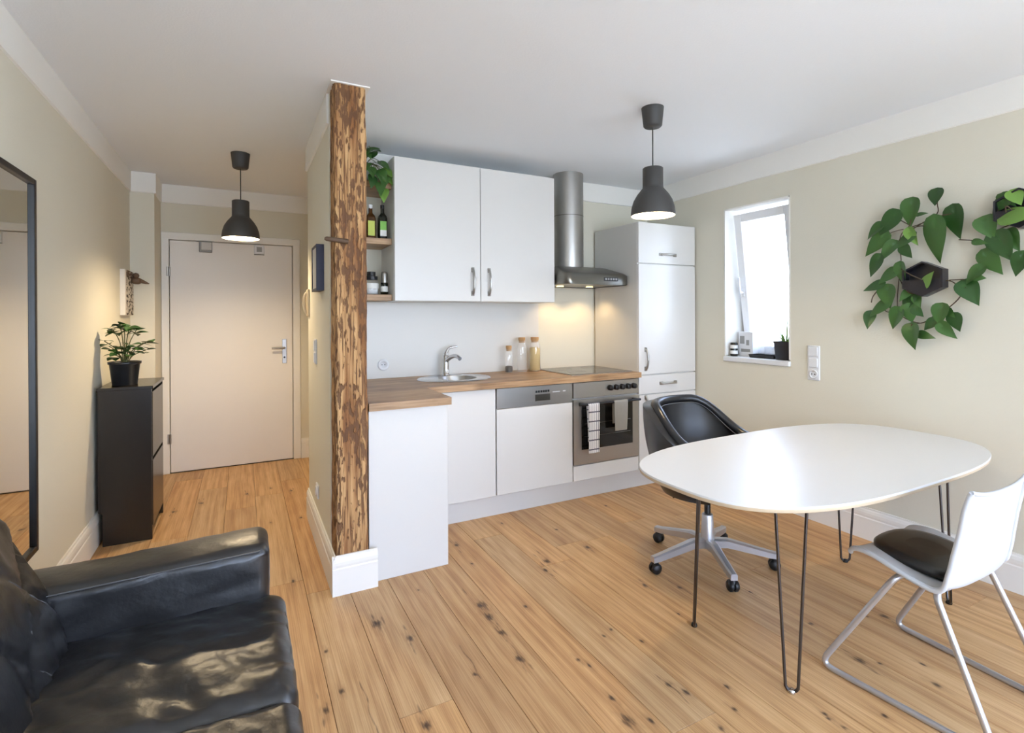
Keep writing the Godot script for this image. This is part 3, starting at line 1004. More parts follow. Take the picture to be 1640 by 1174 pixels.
	bow_handle(f, Vector3(1.406, 1.575, uz), Vector3.UP, Vector3.BACK, 0.175)
	t = thing("wall_cabinet", "white wall cabinet with its handle low on the left, beside the cooker hood", "cabinet", Vector3.ZERO, 0.0, "white wall cabinets over the sink")
	bx("carcass", Vector3(1.468, 1.437, ZK + 0.002), Vector3(2.070, 2.368, uz - 0.019), body, t, 0.002)
	f = front(t, "door", 1.466, 2.072, 1.437, 2.368, uz)
	bow_handle(f, Vector3(1.530, 1.575, uz), Vector3.UP, Vector3.BACK, 0.175)
	# worktop: L shape with the sink cut away
	build_worktop()
	# white splashback panel
	bx("splashback", Vector3(0.572, WT, ZK), Vector3(2.13, 1.437, ZK + 0.006), mats.white_side, null, 0.001)
	tag(get_child(-1), "plain white splashback panel between worktop and wall cabinets", "splashback")
	build_hood()

func build_worktop() -> void:
	var t := thing("worktop", "oak worktop running along the kitchen wall with a short return", "worktop")
	# outline with the round bowl's opening cut by a slit
	var y0 := 0.866
	var cx := 1.325
	var cz := -3.365
	var hole := []
	for k in 33:
		var a := TAU * k / 32.0
		hole.append(Vector2(cx + cos(a) * 0.137, cz + sin(a) * 0.137))
	# cut by two straight strips left and right of the bowl, so every piece is simple
	var pieces := [
		PackedVector2Array([Vector2(0.553, -2.598), Vector2(0.553, -2.74), Vector2(0.573, -2.74), Vector2(0.573, -3.622), Vector2(cx, -3.622)] + half_ring(hole, cx, false) + [Vector2(cx, -3.022), Vector2(0.988, -3.022), Vector2(0.988, -2.598)]),
		PackedVector2Array([Vector2(cx, -3.622), Vector2(2.682, -3.622), Vector2(2.682, -3.022), Vector2(cx, -3.022)] + half_ring(hole, cx, true)),
	]
	var st := ST()
	for p in pieces:
		prism(st, p, Vector3(0, y0, 0), Vector3.RIGHT, Vector3.BACK, Vector3(0, WT - y0, 0))
	put("board", st, mats.oak_worktop, t)

func half_ring(hole: Array, cx: float, right: bool) -> Array:
	var out := []
	if right:
		# from +z end to -z end through +x
		for k in range(8, -1, -1): out.append(hole[k])
		for k in range(31, 23, -1): out.append(hole[k])
	else:
		# from -z end to +z end through -x
		for k in range(24, 7, -1): out.append(hole[k])
	return out

func build_hood() -> void:
	var t := thing("cooker_hood", "brushed steel cooker hood with a round chimney pipe", "hood")
	var x0 := 2.082
	var x1 := 2.672
	var zb := ZK + 0.002
	var zf := -3.135
	var st := ST()
	var rings := []
	for a in [[1.570, 0.012, 0.0], [1.576, 0.0, 0.0], [1.642, 0.0, 0.0], [1.662, 0.008, 0.03], [1.712, 0.06, 0.19], [1.720, 0.075, 0.22]]:
		rings.append(rect_ring(x0 + a[1], x1 - a[1], zb, zf - a[2], a[0], 0.055 - a[1] * 0.3, 6))
	loft(st, rings, false, true)
	put("canopy", st, mats.dark_steel, t)
	st = ST()
	lathe(st, [Vector2(0.122, 1.715), Vector2(0.122, CEIL)], 40, Vector3(2.335, 0, -3.490))
	put("chimney_pipe", st, mats.brushed_steel, t)
	st = ST()
	lathe(st, [Vector2(0.1235, 2.13), Vector2(0.1235, 2.136)], 40, Vector3(2.335, 0, -3.490))
	put("chimney_joint", st, mats.dark_steel, t)
	bx("filter_plate", Vector3(x0 + 0.02, 1.574, zb + 0.02), Vector3(x1 - 0.02, 1.578, zf - 0.02), mats.dark_steel, t, 0.001)
	bx("control_strip", Vector3(2.42, 1.600, zf - 0.004), Vector3(2.55, 1.627, zf + 0.003), mats.black_plastic, t, 0.001)
	for k in 5:
		bx("button", Vector3(2.428 + 0.024 * k, 1.606, zf + 0.001), Vector3(2.444 + 0.024 * k, 1.621, zf + 0.005), mats.grey_plastic, t, 0.001)
	var glow := mat("hood_lamp_glow", rgb8(255, 236, 200), 0.5)
	glow.emission_enabled = true
	glow.emission = Color(1.0, 0.82, 0.52)
	glow.emission_energy_multiplier = 6.0
	for x in [2.235, 2.52]:
		st = ST()
		lathe_sharp(st, [Vector2(0, -0.004), Vector2(0.028, -0.004), Vector2(0.028, 0.0)], 20, Vector3(x, 1.573, -3.46))
		put("lamp_glass", st, glow, t)
		var l := SpotLight3D.new()
		l.name = "hood_light"
		t.add_child(l, true)
		l.position = Vector3(x, 1.563, -3.46)
		l.rotation_degrees = Vector3(-90, 0, 0)
		l.spot_angle = 62.0
		l.spot_angle_attenuation = 0.6
		l.spot_range = 8.0
		l.spot_attenuation = 2.0
		l.light_color = Color(1.0, 0.85, 0.62)
		l.light_energy = 0.15
		l.light_size = 0.025
		l.shadow_enabled = true

# ---------------------------------------------------------------- sink, tap, jars, towels ...
func build_kitchen_small() -> void:
	# sink
	var t := thing("kitchen_sink", "oval stainless steel sink with round bowl let into the oak worktop", "sink", Vector3(1.305, WT, -3.375))
	var st := ST()
	var rim := []
	var bowl_c := Vector2(0.02, 0.01)
	var inner := []
	var outer := []
	for k in 40:
		var a := TAU * k / 40.0
		outer.append(Vector3(cos(a) * 0.262, 0.0005, sin(a) * 0.212))
		inner.append(Vector3(bowl_c.x + cos(a) * 0.133, 0.004, bowl_c.y + sin(a) * 0.133))
	var lifted := []
	for p in outer: lifted.append(Vector3(p.x * 0.975, 0.006, p.z * 0.97))
	smooth(st)
	for k in 40:
		var j := (k + 1) % 40
		quad(st, outer[k], outer[j], lifted[j], lifted[k], Vector3(outer[k].x, 0.2, outer[k].z))
		quad(st, lifted[k], lifted[j], inner[j], inner[k], Vector3.UP)
	put("rim", st, mats.chrome, t)
	st = ST()
	lathe(st, [Vector2(0.133, 0.004), Vector2(0.130, -0.004), Vector2(0.124, -0.100), Vector2(0.105, -0.126), Vector2(0.0, -0.130)], 40, Vector3(bowl_c.x, 0, bowl_c.y))
	put("bowl", st, mats.brushed_steel, t)
	# tap
	t = thing("kitchen_faucet", "chrome single-lever kitchen tap standing behind the sink", "faucet", Vector3(1.300, WT + 0.006, -3.535))
	st = ST()
	lathe(st, [Vector2(0.0, 0.0), Vector2(0.030, 0.0), Vector2(0.030, 0.006), Vector2(0.025, 0.010), Vector2(0.0235, 0.05), Vector2(0.0235, 0.120), Vector2(0.021, 0.145), Vector2(0.0, 0.150)], 24)
	put("body", st, mats.chrome, t)
	st = ST()
	tube(st, spline([Vector3(0, 0.105, 0.01), Vector3(0.02, 0.135, 0.06), Vector3(0.035, 0.145, 0.12), Vector3(0.045, 0.128, 0.165)], 5), [0.016, 0.0158, 0.0156, 0.0154, 0.0152, 0.015, 0.0148, 0.0146, 0.0144, 0.0142, 0.014, 0.014, 0.014, 0.014, 0.014, 0.014], 14)
	put("spout", st, mats.chrome, t)
	st = ST()
	tube(st, spline([Vector3(0, 0.148, 0), Vector3(0.012, 0.178, 0.0), Vector3(0.035, 0.198, 0.0), Vector3(0.085, 0.206, 0.01)], 4), [0.017, 0.0155, 0.014, 0.0125, 0.0115, 0.0105, 0.010, 0.0095, 0.009, 0.0085, 0.008, 0.0075, 0.0065], 12)
	put("lever", st, mats.chrome, t)
	# hob
	t = thing("induction_hob", "flat glass hob with a steel edge let into the worktop", "hob", Vector3(2.38, WT, -3.345))
	st = ST()
	loft(st, [rect_ring(-0.285, 0.285, -0.25, 0.25, 0.0, 0.01), rect_ring(-0.285, 0.285, -0.25, 0.25, 0.005, 0.01)], true, true, false)
	put("steel_edge", st, mats.brushed_steel, t)
	bx("glass_top", Vector3(-0.277, 0.004, -0.242), Vector3(0.277, 0.0065, 0.242), mats.hob_glass, t, 0.001)
	for q in [[-0.14, -0.12, 0.09], [0.14, -0.12, 0.07], [-0.14, 0.11, 0.07], [0.14, 0.11, 0.095]]:
		st = ST()
		var ring := []
		for k in 37: ring.append(Vector3(q[0] + cos(TAU * k / 36) * q[2], 0.0066, q[1] + sin(TAU * k / 36) * q[2]))
		tube(st, ring, 0.0008, 4, false)
		put("zone_mark", st, mats.grey_plastic, t)
	# jars
	jar("storage_jar", "short glass jar with cork and a little dark filling, leftmost of three", Vector3(1.806, WT, -3.52), 0.033, 0.205, 0.05, mats.coffee)
	jar("storage_jar", "tall empty glass jar with cork between two other jars", Vector3(1.925, WT, -3.53), 0.040, 0.265, 0.0, mats.pasta)
	jar("storage_jar", "tall glass jar with cork filled with yellow pasta, nearest the hob", Vector3(2.035, WT, -3.52), 0.047, 0.265, 0.185, mats.pasta)
	# tea towels on the oven's bar
	towel("tea_towel", "white tea towel with dark grid lines hanging on the oven handle", 2.215, 0.095, 0.345, 0.27, check_texture(), 0)
	towel("tea_towel", "short grey towel hanging on the oven handle's right end", 2.46, 0.125, 0.21, 0.16, null, 1)
	# open shelves
	for i in 3:
		var y: float = [1.440, 1.803, 2.165][i]
		bx("shelf_board", Vector3(0.572, y, ZK + 0.002), Vector3(0.860, y + 0.040, -3.335), mats.oak_worktop, null, 0.002)
		tag(get_child(-1), ["lowest oak shelf board beside the wall cabinet, carrying a jar and a mill", "middle oak shelf board beside the wall cabinet, carrying the bottles", "top oak shelf board beside the wall cabinet, carrying the trailing plant"][i], "shelf", "oak shelf boards beside the wall cabinets")
	bottle("brown glass bottle with a lime yellow label on the middle shelf", Vector3(0.742, 1.843, -3.42), mats.bottle_amber, mats.label_lime, mats.white_plastic, 0.030, 0.225)
	bottle("black square bottle with a green and white label on the middle shelf", Vector3(0.815, 1.843, -3.40), mats.bottle_dark, mats.label_green, mats.black_plastic, 0.0285, 0.225)
	bottle("dark bottle half hidden behind the wooden post on the middle shelf", Vector3(0.675, 1.843, -3.44), mats.bottle_dark, mats.label_lime, mats.black_plastic, 0.028, 0.235)
	# preserving jar with black lid piece
	t = thing("preserving_jar", "clear glass jar with a black lid and a white label on the lowest shelf", "jar", Vector3(0.745, 1.480, -3.42))
	st = ST()
	lathe(st, [Vector2(0, 0.0), Vector2(0.044, 0.0), Vector2(0.047, 0.004), Vector2(0.047, 0.085), Vector2(0.040, 0.097), Vector2(0.038, 0.100)], 24)
	put("glass_body", st, mats.glass_clear, t)
	st = ST()
	lathe(st, [Vector2(0, 0.004), Vector2(0.042, 0.004), Vector2(0.042, 0.045), Vector2(0, 0.047)], 20)
	put("filling", st, mats.white_plastic, t)
	st = ST()
	lathe(st, [Vector2(0.0475, 0.04), Vector2(0.0475, 0.075)], 24)
	put("label_band", st, mats.label_white, t)
	st = ST()
	lathe_sharp(st, [Vector2(0, 0.098), Vector2(0.042, 0.098), Vector2(0.042, 0.120), Vector2(0.028, 0.123), Vector2(0.028, 0.150), Vector2(0, 0.153)], 20)
	put("lid", st, mats.black_plastic, t)
	t = thing("pepper_mill", "slim steel topped mill with a white label at the right end of the lowest shelf", "mill", Vector3(0.826, 1.480, -3.40))
	st = ST()
	lathe(st, [Vector2(0, 0.0), Vector2(0.024, 0.0), Vector2(0.024, 0.075), Vector2(0.022, 0.08)], 20)
	put("body", st, mats.bottle_dark, t)
	st = ST()
	lathe(st, [Vector2(0.0245, 0.02), Vector2(0.0245, 0.055)], 20)
	put("label_band", st, mats.label_white, t)
	st = ST()
	lathe(st, [Vector2(0.022, 0.08), Vector2(0.022, 0.135), Vector2(0.018, 0.150), Vector2(0, 0.154)], 20)
	put("top", st, mats.brushed_steel, t)
	# socket on the splashback
	t = thing("wall_socket", "round white socket low on the splashback beside the post", "socket", Vector3(0.87, 1.0, ZK + 0.006))
	st = ST()
	lathe(st, [Vector2(0.040, 0.0), Vector2(0.040, 0.006), Vector2(0.036, 0.010), Vector2(0.022, 0.010), Vector2(0.020, 0.002), Vector2(0, 0.002)], 28, Vector3.ZERO, Basis(Vector3.RIGHT, PI / 2))
	put("plate", st, mats.white_plastic, t)
	for s in [-1, 1]:
		st = ST()
		lathe_sharp(st, [Vector2(0.004, 0.0), Vector2(0.004, 0.004), Vector2(0, 0.004)], 10, Vector3(0.0095 * s, 0, 0.0), Basis(Vector3.RIGHT, PI / 2))
		put("pin_hole", st, mats.black_plastic, t)
	shelf_plant()

func jar(called: String, label: String, at: Vector3, r: float, h: float, fill: float, m: Material) -> void:
	var t := thing(called, label, "jar", at, 0.0, "corked glass jars on the worktop")
	var st := ST()
	var n := h - 0.035
	lathe(st, [Vector2(0, 0.0), Vector2(r - 0.003, 0.0), Vector2(r, 0.004), Vector2(r, n - 0.045), Vector2(r * 0.93, n - 0.022), Vector2(r * 0.66, n), Vector2(r * 0.66, n + 0.012), Vector2(r * 0.58, n + 0.012), Vector2(r * 0.58, n), Vector2(r * 0.85, n - 0.024), Vector2(r - 0.003, n - 0.047), Vector2(r - 0.003, 0.006), Vector2(0, 0.005)], 28)
	put("glass_body", st, mats.glass_clear, t)
	st = ST()
	lathe_sharp(st, [Vector2(r * 0.56, n - 0.006), Vector2(r * 0.60, n + 0.0125), Vector2(r * 0.68, n + 0.0125), Vector2(r * 0.68, h), Vector2(0, h)], 20)
	put("cork", st, mats.cork, t)
	if fill > 0.0:
		st = ST()
		lathe(st, [Vector2(0, 0.006), Vector2(r - 0.005, 0.006), Vector2(r - 0.005, fill - 0.006), Vector2(r * 0.6, fill), Vector2(0, fill - 0.004)], 24)
		put("filling", st, m, t)

func bottle(label: String, at: Vector3, m: Material, lab: Material, cap: Material, r: float, h: float) -> void:
	var t := thing("oil_bottle", label, "bottle", at, 0.0, "bottles on the middle shelf")
	var st := ST()
	var s := h * 0.60
	var rings := []
	for a in [[0.0, 0.92], [0.004, 1.0], [s, 1.0], [s + 0.018, 0.85], [s + 0.032, 0.48], [s + 0.040, 0.40], [h - 0.022, 0.38]]:
		var w: float = r * a[1]
		rings.append(rect_ring(-w, w, -w, w, a[0], w * 0.45, 4))
	loft(st, rings, true, true)
	put("glass_body", st, m, t)
	st = ST()
	lathe_sharp(st, [Vector2(r * 0.45, h - 0.026), Vector2(r * 0.45, h), Vector2(0, h)], 16)
	put("cap", st, cap, t)
	bx("label_front", Vector3(-r * 0.72, h * 0.14, r * 0.99), Vector3(r * 0.72, h * 0.52, r * 1.03), lab, t, 0.0003)
	bx("label_panel", Vector3(-r * 0.72, h * 0.09, r * 0.99), Vector3(r * 0.72, h * 0.26, r * 1.045), mats.label_white if lab == mats.label_green else lab, t, 0.0003)

func check_texture() -> Texture2D:
	var im := Image.create(256, 512, false, Image.FORMAT_RGB8)
	im.fill(rgb8(232, 230, 230))
	for k in 5:
		im.fill_rect(Rect2i(20 + k * 52, 0, 7, 512), rgb8(92, 90, 100))
	for k in 10:
		im.fill_rect(Rect2i(0, 16 + k * 52, 256, 7), rgb8(92, 90, 100))
	return ImageTexture.create_from_image(im)

func towel(called: String, label: String, xc: float, w: float, front_len: float, back_len: float, tex: Texture2D, sd: int) -> void:
	var t := thing(called, label, "towel", Vector3.ZERO, 0.0, "towels on the oven handle")
	var m := StandardMaterial3D.new()
	m.resource_name = "towel_cloth"
	m.albedo_color = Color.WHITE if tex else rgb8(158, 155, 148)
	m.roughness = 0.95
	m.albedo_texture = tex
	var bar := Vector3(xc, 0.706, ZF + 0.048)
	var r := 0.0125
	var total := front_len + back_len + PI * r
	var fn := func(u: float, v: float) -> Vector3:
		var s := v * total
		var across := (u - 0.5) * w
		var fold := 0.004 * sin(u * 11.0 + sd * 2.0)
		var p := Vector3(across, 0, 0)
		if s < front_len:
			var d := front_len - s
			p += Vector3(0, -d, r + absf(fold) * minf(1.0, d * 8.0))
			p.x *= 1.0 - (0.10 * sd + 0.05) * minf(1.0, d * 4.0) + 0.02 * sin(d * 14.0)
			p.x += -0.010 * d * (1 + sd)
		elif s < front_len + PI * r:
			var a := (s - front_len) / r
			p += Vector3(0, sin(a) * r, cos(a) * r)
		else:
			var d := s - front_len - PI * r
			p += Vector3(0.012 * (1 - sd) * minf(1.0, d * 5.0), -d, -r - 0.004 + absf(fold) * 0.5)
			p.x *= 1.0 - 0.04 * minf(1.0, d * 4.0)
		return bar + p
	var st := ST()
	sheet(st, fn, 14, 40, 0.0016, 0.0, 1.0, 0.0, 1.0, true)
	put("cloth", st, m, t)

# ---------------------------------------------------------------- leaves
# leaf in its own axes: stalk at the origin, tip along +x, faces +y
func leaf_mesh(heart: float, fold: float, droop: float) -> ArrayMesh:
	var st := ST()
	smooth(st)
	var n := 10
	var P := []
	for i in n + 1:
		var t := pow(float(i) / n, 1.35)
		var half := sin(PI * pow(t, 0.48 if heart > 0.5 else 0.8)) * 0.5
		half = maxf(half, 0.0)
		if heart > 0.5: half *= 1.0 + 0.12 * (1.0 - t)
		var row := []
		for j in 5:
			var s := (j - 2) / 2.0
			var x := t
			if heart > 0.5: x -= heart * 0.30 * absf(s) * pow(1.0 - t, 3.0)
			var y := fold * absf(s) * half - droop * t * t - 0.10 * s * s * half
			row.append(Vector3(x, y, s * half))
		P.append(row)
	for i in n:
		for j in 4:
			quad(st, P[i][j], P[i + 1][j], P[i + 1][j + 1], P[i][j + 1], Vector3.UP)
	st.generate_normals()
	return st.commit()

func leaf_at(parent: Node, mesh: Mesh, m: Material, base: Vector3, dir: Vector3, up: Vector3, len: float, width: float) -> MeshInstance3D:
	var x := dir.normalized()
	var y := (up - x * up.dot(x)).normalized()
	var z := x.cross(y)
	return put_mesh("leaf", mesh, m, parent, Transform3D(Basis(x * len, y * len, z * width), base))

func shelf_plant() -> void:
	var t := thing("trailing_plant", "green trailing plant on the top shelf beside the wooden post", "plant", Vector3(0.70, 2.205, -3.46))
	var st := ST()
	lathe(st, [Vector2(0, 0), Vector2(0.05, 0), Vector2(0.064, 0.10), Vector2(0.060, 0.10), Vector2(0.056, 0.085), Vector2(0, 0.085)], 24)
	put("pot", st, mats.white_plastic, t)
	var lm := leaf_mesh(1.0, 0.25, 0.25)
	var mm := [mats.leaf, mats.leaf_deep, mats.leaf_light]
	var r := RandomNumberGenerator.new()
	r.seed = 8
	st = ST()
	var spots := [[0.0, 0.15, 0.10, 0.5], [0.05, 0.17, 0.09, 0.2], [0.07, 0.12, 0.11, -0.2], [0.10, 0.13, 0.10, -0.5], [0.12, 0.08, 0.12, -0.6], [0.09, 0.06, 0.14, -0.8], [0.05, 0.05, 0.15, -0.7], [0.02, 0.07, 0.15, -0.6], [0.11, 0.02, 0.15, -0.9], [0.13, 0.03, 0.13, -0.8], [0.08, -0.03, 0.17, -1.0], [0.10, -0.07, 0.17, -1.0], [0.03, 0.01, 0.16, -0.9], [0.0, 0.10, 0.13, -0.4], [0.02, 0.20, 0.07, 0.3], [0.06, 0.21, 0.05, 0.0], [0.00, 0.18, 0.10, -0.3]]
	for s in spots:
		var p := Vector3(s[0], s[1], s[2])
		tube(st, spline([Vector3(0, 0.085, 0.0), Vector3(p.x * 0.5, maxf(p.y, 0.09) + 0.035, p.z * 0.5), p], 4), 0.0018, 5, false)
	put("stems", st, mats.stem, t)
	var k := 0
	for s in spots:
		var p := Vector3(s[0], s[1], s[2])
		var d := Vector3(r.randf_range(-0.3, 0.7), s[3], 0.6)
		leaf_at(t, lm, mm[[0, 1, 0, 0, 2, 0, 1, 0, 0, 2, 0, 2, 1, 0, 0, 1, 0][k]], p, d, Vector3(r.randf_range(-0.4, 0.4), 0.8, 0.8), 0.085, 0.062)
		k += 1

# ---------------------------------------------------------------- rough timber post
func build_post() -> void:
	var w := 384
	var h := 1536
	var n1 := FastNoiseLite.new()
	n1.seed = 12
	n1.frequency = 0.035
	n1.fractal_octaves = 4
	var n2 := FastNoiseLite.new()
	n2.seed = 40
	n2.frequency = 0.022
	n2.fractal_octaves = 3
	var col := PackedByteArray()
	col.resize(w * h * 3)
	var hgt := PackedByteArray()
	hgt.resize(w * h)
	var light := rgb8(204, 162, 112)
	var mid := rgb8(160, 114, 70)
	var dark := rgb8(96, 64, 40)
	var deep := rgb8(132, 86, 48)
	for y in h:
		for x in w:
			var a := TAU * x / w
			var px := cos(a) * 34.0
			var py := sin(a) * 34.0
			var warp := n2.get_noise_3d(px * 0.35, py * 0.35, y * 0.06) * 9.0
			var fib := n1.get_noise_3d(px * 6.0 + warp, py * 6.0 + warp, y * 0.11)
			var band := n1.get_noise_3d(px * 1.3 + warp + 200.0, py * 1.3 + warp, y * 0.05)
			var pit := n1.get_noise_3d(px * 3.2 + 70.0, py * 3.2, y * 0.62)
			var m := n2.get_noise_3d(px * 0.9 + 90.0, py * 0.9, y * 0.10)
			var worn := smoothstep(0.0, 0.24, m * 0.65 + pit * 1.0 + fib * 0.5 - 0.06)
			var v := clampf(0.5 + fib * 1.3 + band * 0.9, 0.0, 1.0)
			var c: Color = mid.lerp(light, v)
			c = c.lerp(deep, smoothstep(0.05, 0.35, -band + fib * 0.6) * 0.8)
			c = c.lerp(dark, worn * (0.30 + 0.5 * smoothstep(-0.25, 0.15, pit + fib * 0.6)))
			c = c.lerp(dark, smoothstep(0.22, 0.34, -fib + 0.2 * band) * 0.7)
			var i := y * w + x
			col[i * 3] = int(c.r * 255)
			col[i * 3 + 1] = int(c.g * 255)
			col[i * 3 + 2] = int(c.b * 255)
			hgt[i] = int(clampf((v * 0.6 + 0.4) * (1.0 - worn * 0.75), 0.0, 1.0) * 255)
	var m := mat("old_timber", Color.WHITE, 0.75)
	m.albedo_texture = ImageTexture.create_from_image(Image.create_from_data(w, h, false, Image.FORMAT_RGB8, col))
	m.heightmap_enabled = true
	m.heightmap_texture = ImageTexture.create_from_image(Image.create_from_data(w, h, false, Image.FORMAT_L8, hgt))
	m.heightmap_scale = 0.8
	var st := ST()
	smooth(st)
	var nn := FastNoiseLite.new()
	nn.seed = 3
	nn.frequency = 1.0
	# round the rectangle at an even pace, so that the grain is not stretched
	var outline := []
	var hx := 0.079
	var hz := 0.074
	var rc := 0.018
	var corners := [[hx - rc, -hz + rc, -0.5 * PI], [hx - rc, hz - rc, 0.0], [-hx + rc, hz - rc, 0.5 * PI], [-hx + rc, -hz + rc, PI]]
	for ci in 4:
		var q = corners[ci]
		var nx = corners[(ci + 1) % 4]
		for k in 5:
			var t0: float = q[2] + 0.5 * PI * k / 4.0
			outline.append([Vector2(q[0] + cos(t0) * rc, q[1] + sin(t0) * rc), Vector2(cos(t0), sin(t0))])
		var te: float = q[2] + 0.5 * PI
		var p0 := Vector2(q[0] + cos(te) * rc, q[1] + sin(te) * rc)
		var p1 := Vector2(nx[0] + cos(te) * rc, nx[1] + sin(te) * rc)
		for k in range(1, 12):
			outline.append([p0.lerp(p1, k / 12.0), Vector2(cos(te), sin(te))])
	var segs := outline.size()
	var along := [0.0]
	for k in segs:
		along.append(along[-1] + (outline[(k + 1) % segs][0] - outline[k][0]).length())
	var rows := 170
	var P := []
	for i in rows + 1:
		var y := CEIL * i / rows
		var ring := []
		for k in segs + 1:
			var p: Vector2 = outline[k % segs][0]
			var d: Vector2 = outline[k % segs][1]
			var disp := nn.get_noise_3d(p.x * 34.0, p.y * 34.0, y * 2.2) * 0.006 + nn.get_noise_3d(p.x * 90.0 + 9.0, p.y * 90.0, y * 7.0) * 0.004
			ring.append(Vector3(0.470 + p.x + d.x * (disp - 0.003), y, -2.668 + p.y + d.y * (disp - 0.003)))
		P.append(ring)
	for i in rows:
		for k in segs:
			var d: Vector2 = outline[k][1] + outline[(k + 1) % segs][1]
			var u0: float = along[k] / along[-1]
			var u1: float = along[k + 1] / along[-1]
			quad_uv(st, [P[i][k], P[i][k + 1], P[i + 1][k + 1], P[i + 1][k]], [Vector2(u0, 1.0 - float(i) / rows), Vector2(u1, 1.0 - float(i) / rows), Vector2(u1, 1.0 - float(i + 1) / rows), Vector2(u0, 1.0 - float(i + 1) / rows)], Vector3(d.x, 0, d.y))
	var o := put("wooden_post", st, m)
	tag(o, "rough old timber post standing at the end of the partition wall", "post")
	# white collar where the post meets the ceiling
	st = ST()
	prism(st, PackedVector2Array([Vector2(0.378, -2.585), Vector2(0.562, -2.585), Vector2(0.562, -2.745), Vector2(0.378, -2.745)]), Vector3(0, CEIL - 0.006, 0), Vector3.RIGHT, Vector3.BACK, Vector3(0, 0.006, 0))
	struct("trim_9", st, mats.coving_paint)
	# peg
	var t := thing("coat_peg", "short dark wooden peg sticking out of the timber post", "peg", Vector3(0.432, 1.705, -2.585))
	st = ST()
	tube(st, [Vector3(-0.088, 0.004, 0.012), Vector3(-0.080, 0.003, 0.012), Vector3(-0.03, 0.0, 0.010), Vector3(0.02, -0.002, 0.0)], [0.006, 0.011, 0.012, 0.012], 10)
	put("dowel", st, mats.dark_wood, t)

# ---------------------------------------------------------------- dining table
func super_ring(cx: float, cz: float, a: float, b: float, n: float, y: float, turn: float, seg := 96) -> Array:
	var out := []
	for k in seg:
		var t := TAU * k / seg
		var c := cos(t)
		var s := sin(t)
		var p := Vector2(signf(c) * pow(absf(c), 2.0 / n) * a, signf(s) * pow(absf(s), 2.0 / n) * b).rotated(turn)
		out.append(Vector3(cx + p.x, y, cz + p.y))
	return out

func build_table() -> void:
	var cx := 2.292
	var cz := -1.415
	var a := 0.893
	var b := 0.439
	var y := 0.714
	var t := thing("dining_table", "white oval dining table on black hairpin legs", "table")
	var st := ST()
	var rings := []
	for q in [[-0.0078, 0.0], [-0.0025, 0.0], [-0.0005, -0.002]]:
		rings.append(super_ring(cx, cz, a + q[1], b + q[1], 3.0, y + q[0] + 0.0005, -0.013))
	loft(st, rings, true, true)
	put("tabletop", st, mats.white_table, t)
	st = ST()
	rings = []
	for q in [[-0.0205, -0.004], [-0.018, -0.0012], [-0.0075, -0.0012]]:
		rings.append(super_ring(cx, cz, a + q[1], b + q[1], 3.0, y + q[0], -0.013))
	loft(st, rings, true, false)
	put("edge_band", st, mats.edge_ply, t)
	var feet := [[Vector2(1.716, -1.608), Vector2(0.72, 0.69)], [Vector2(1.716, -1.163), Vector2(0.80, -0.60)], [Vector2(2.883, -1.643), Vector2(-0.75, 0.66)], [Vector2(2.886, -1.182), Vector2(-0.66, -0.75)]]
	for f in feet:
		var foot: Vector2 = f[0]
		var inw: Vector2 = f[1].normalized()
		var side := Vector2(-inw.y, inw.x)
		var top := foot + inw * 0.025
		st = ST()
		var p0 := Vector3(top.x + side.x * 0.052, y - 0.0205, top.y + side.y * 0.052)
		var p1 := Vector3(foot.x + side.x * 0.020, 0.022, foot.y + side.y * 0.020)
		var p2 := Vector3(foot.x - side.x * 0.020, 0.022, foot.y - side.y * 0.020)
		var p3 := Vector3(top.x - side.x * 0.052, y - 0.0205, top.y - side.y * 0.052)
		var low := Vector3(foot.x, 0.006, foot.y)
		tube(st, [p0, p0.lerp(p1, 0.5), p1] + spline([p1, Vector3(foot.x + side.x * 0.012, 0.010, foot.y + side.y * 0.012), low, Vector3(foot.x - side.x * 0.012, 0.010, foot.y - side.y * 0.012), p2], 3).slice(1) + [p2.lerp(p3, 0.5), p3], 0.0055, 10)
		var leg := put("hairpin_leg", st, mats.rod_steel, t)
		st = ST()
		lathe(st, [Vector2(0, 0.0005), Vector2(0.012, 0.0005), Vector2(0.013, 0.006), Vector2(0.010, 0.014), Vector2(0, 0.015)], 12, Vector3(foot.x, 0, foot.y))
		put("foot_cap", st, mats.chrome if f == feet[1] else mats.black_plastic, leg)
		st = ST()
		box(st, Vector3(-0.03, -0.004, -0.065), Vector3(0.045, 0.0, 0.065), 0.001, Transform3D(Basis(Vector3(inw.x, 0, inw.y), Vector3.UP, Vector3(-inw.y, 0, inw.x)), Vector3(top.x, y - 0.0205, top.y)))
		put("mounting_plate", st, mats.rod_steel, leg)

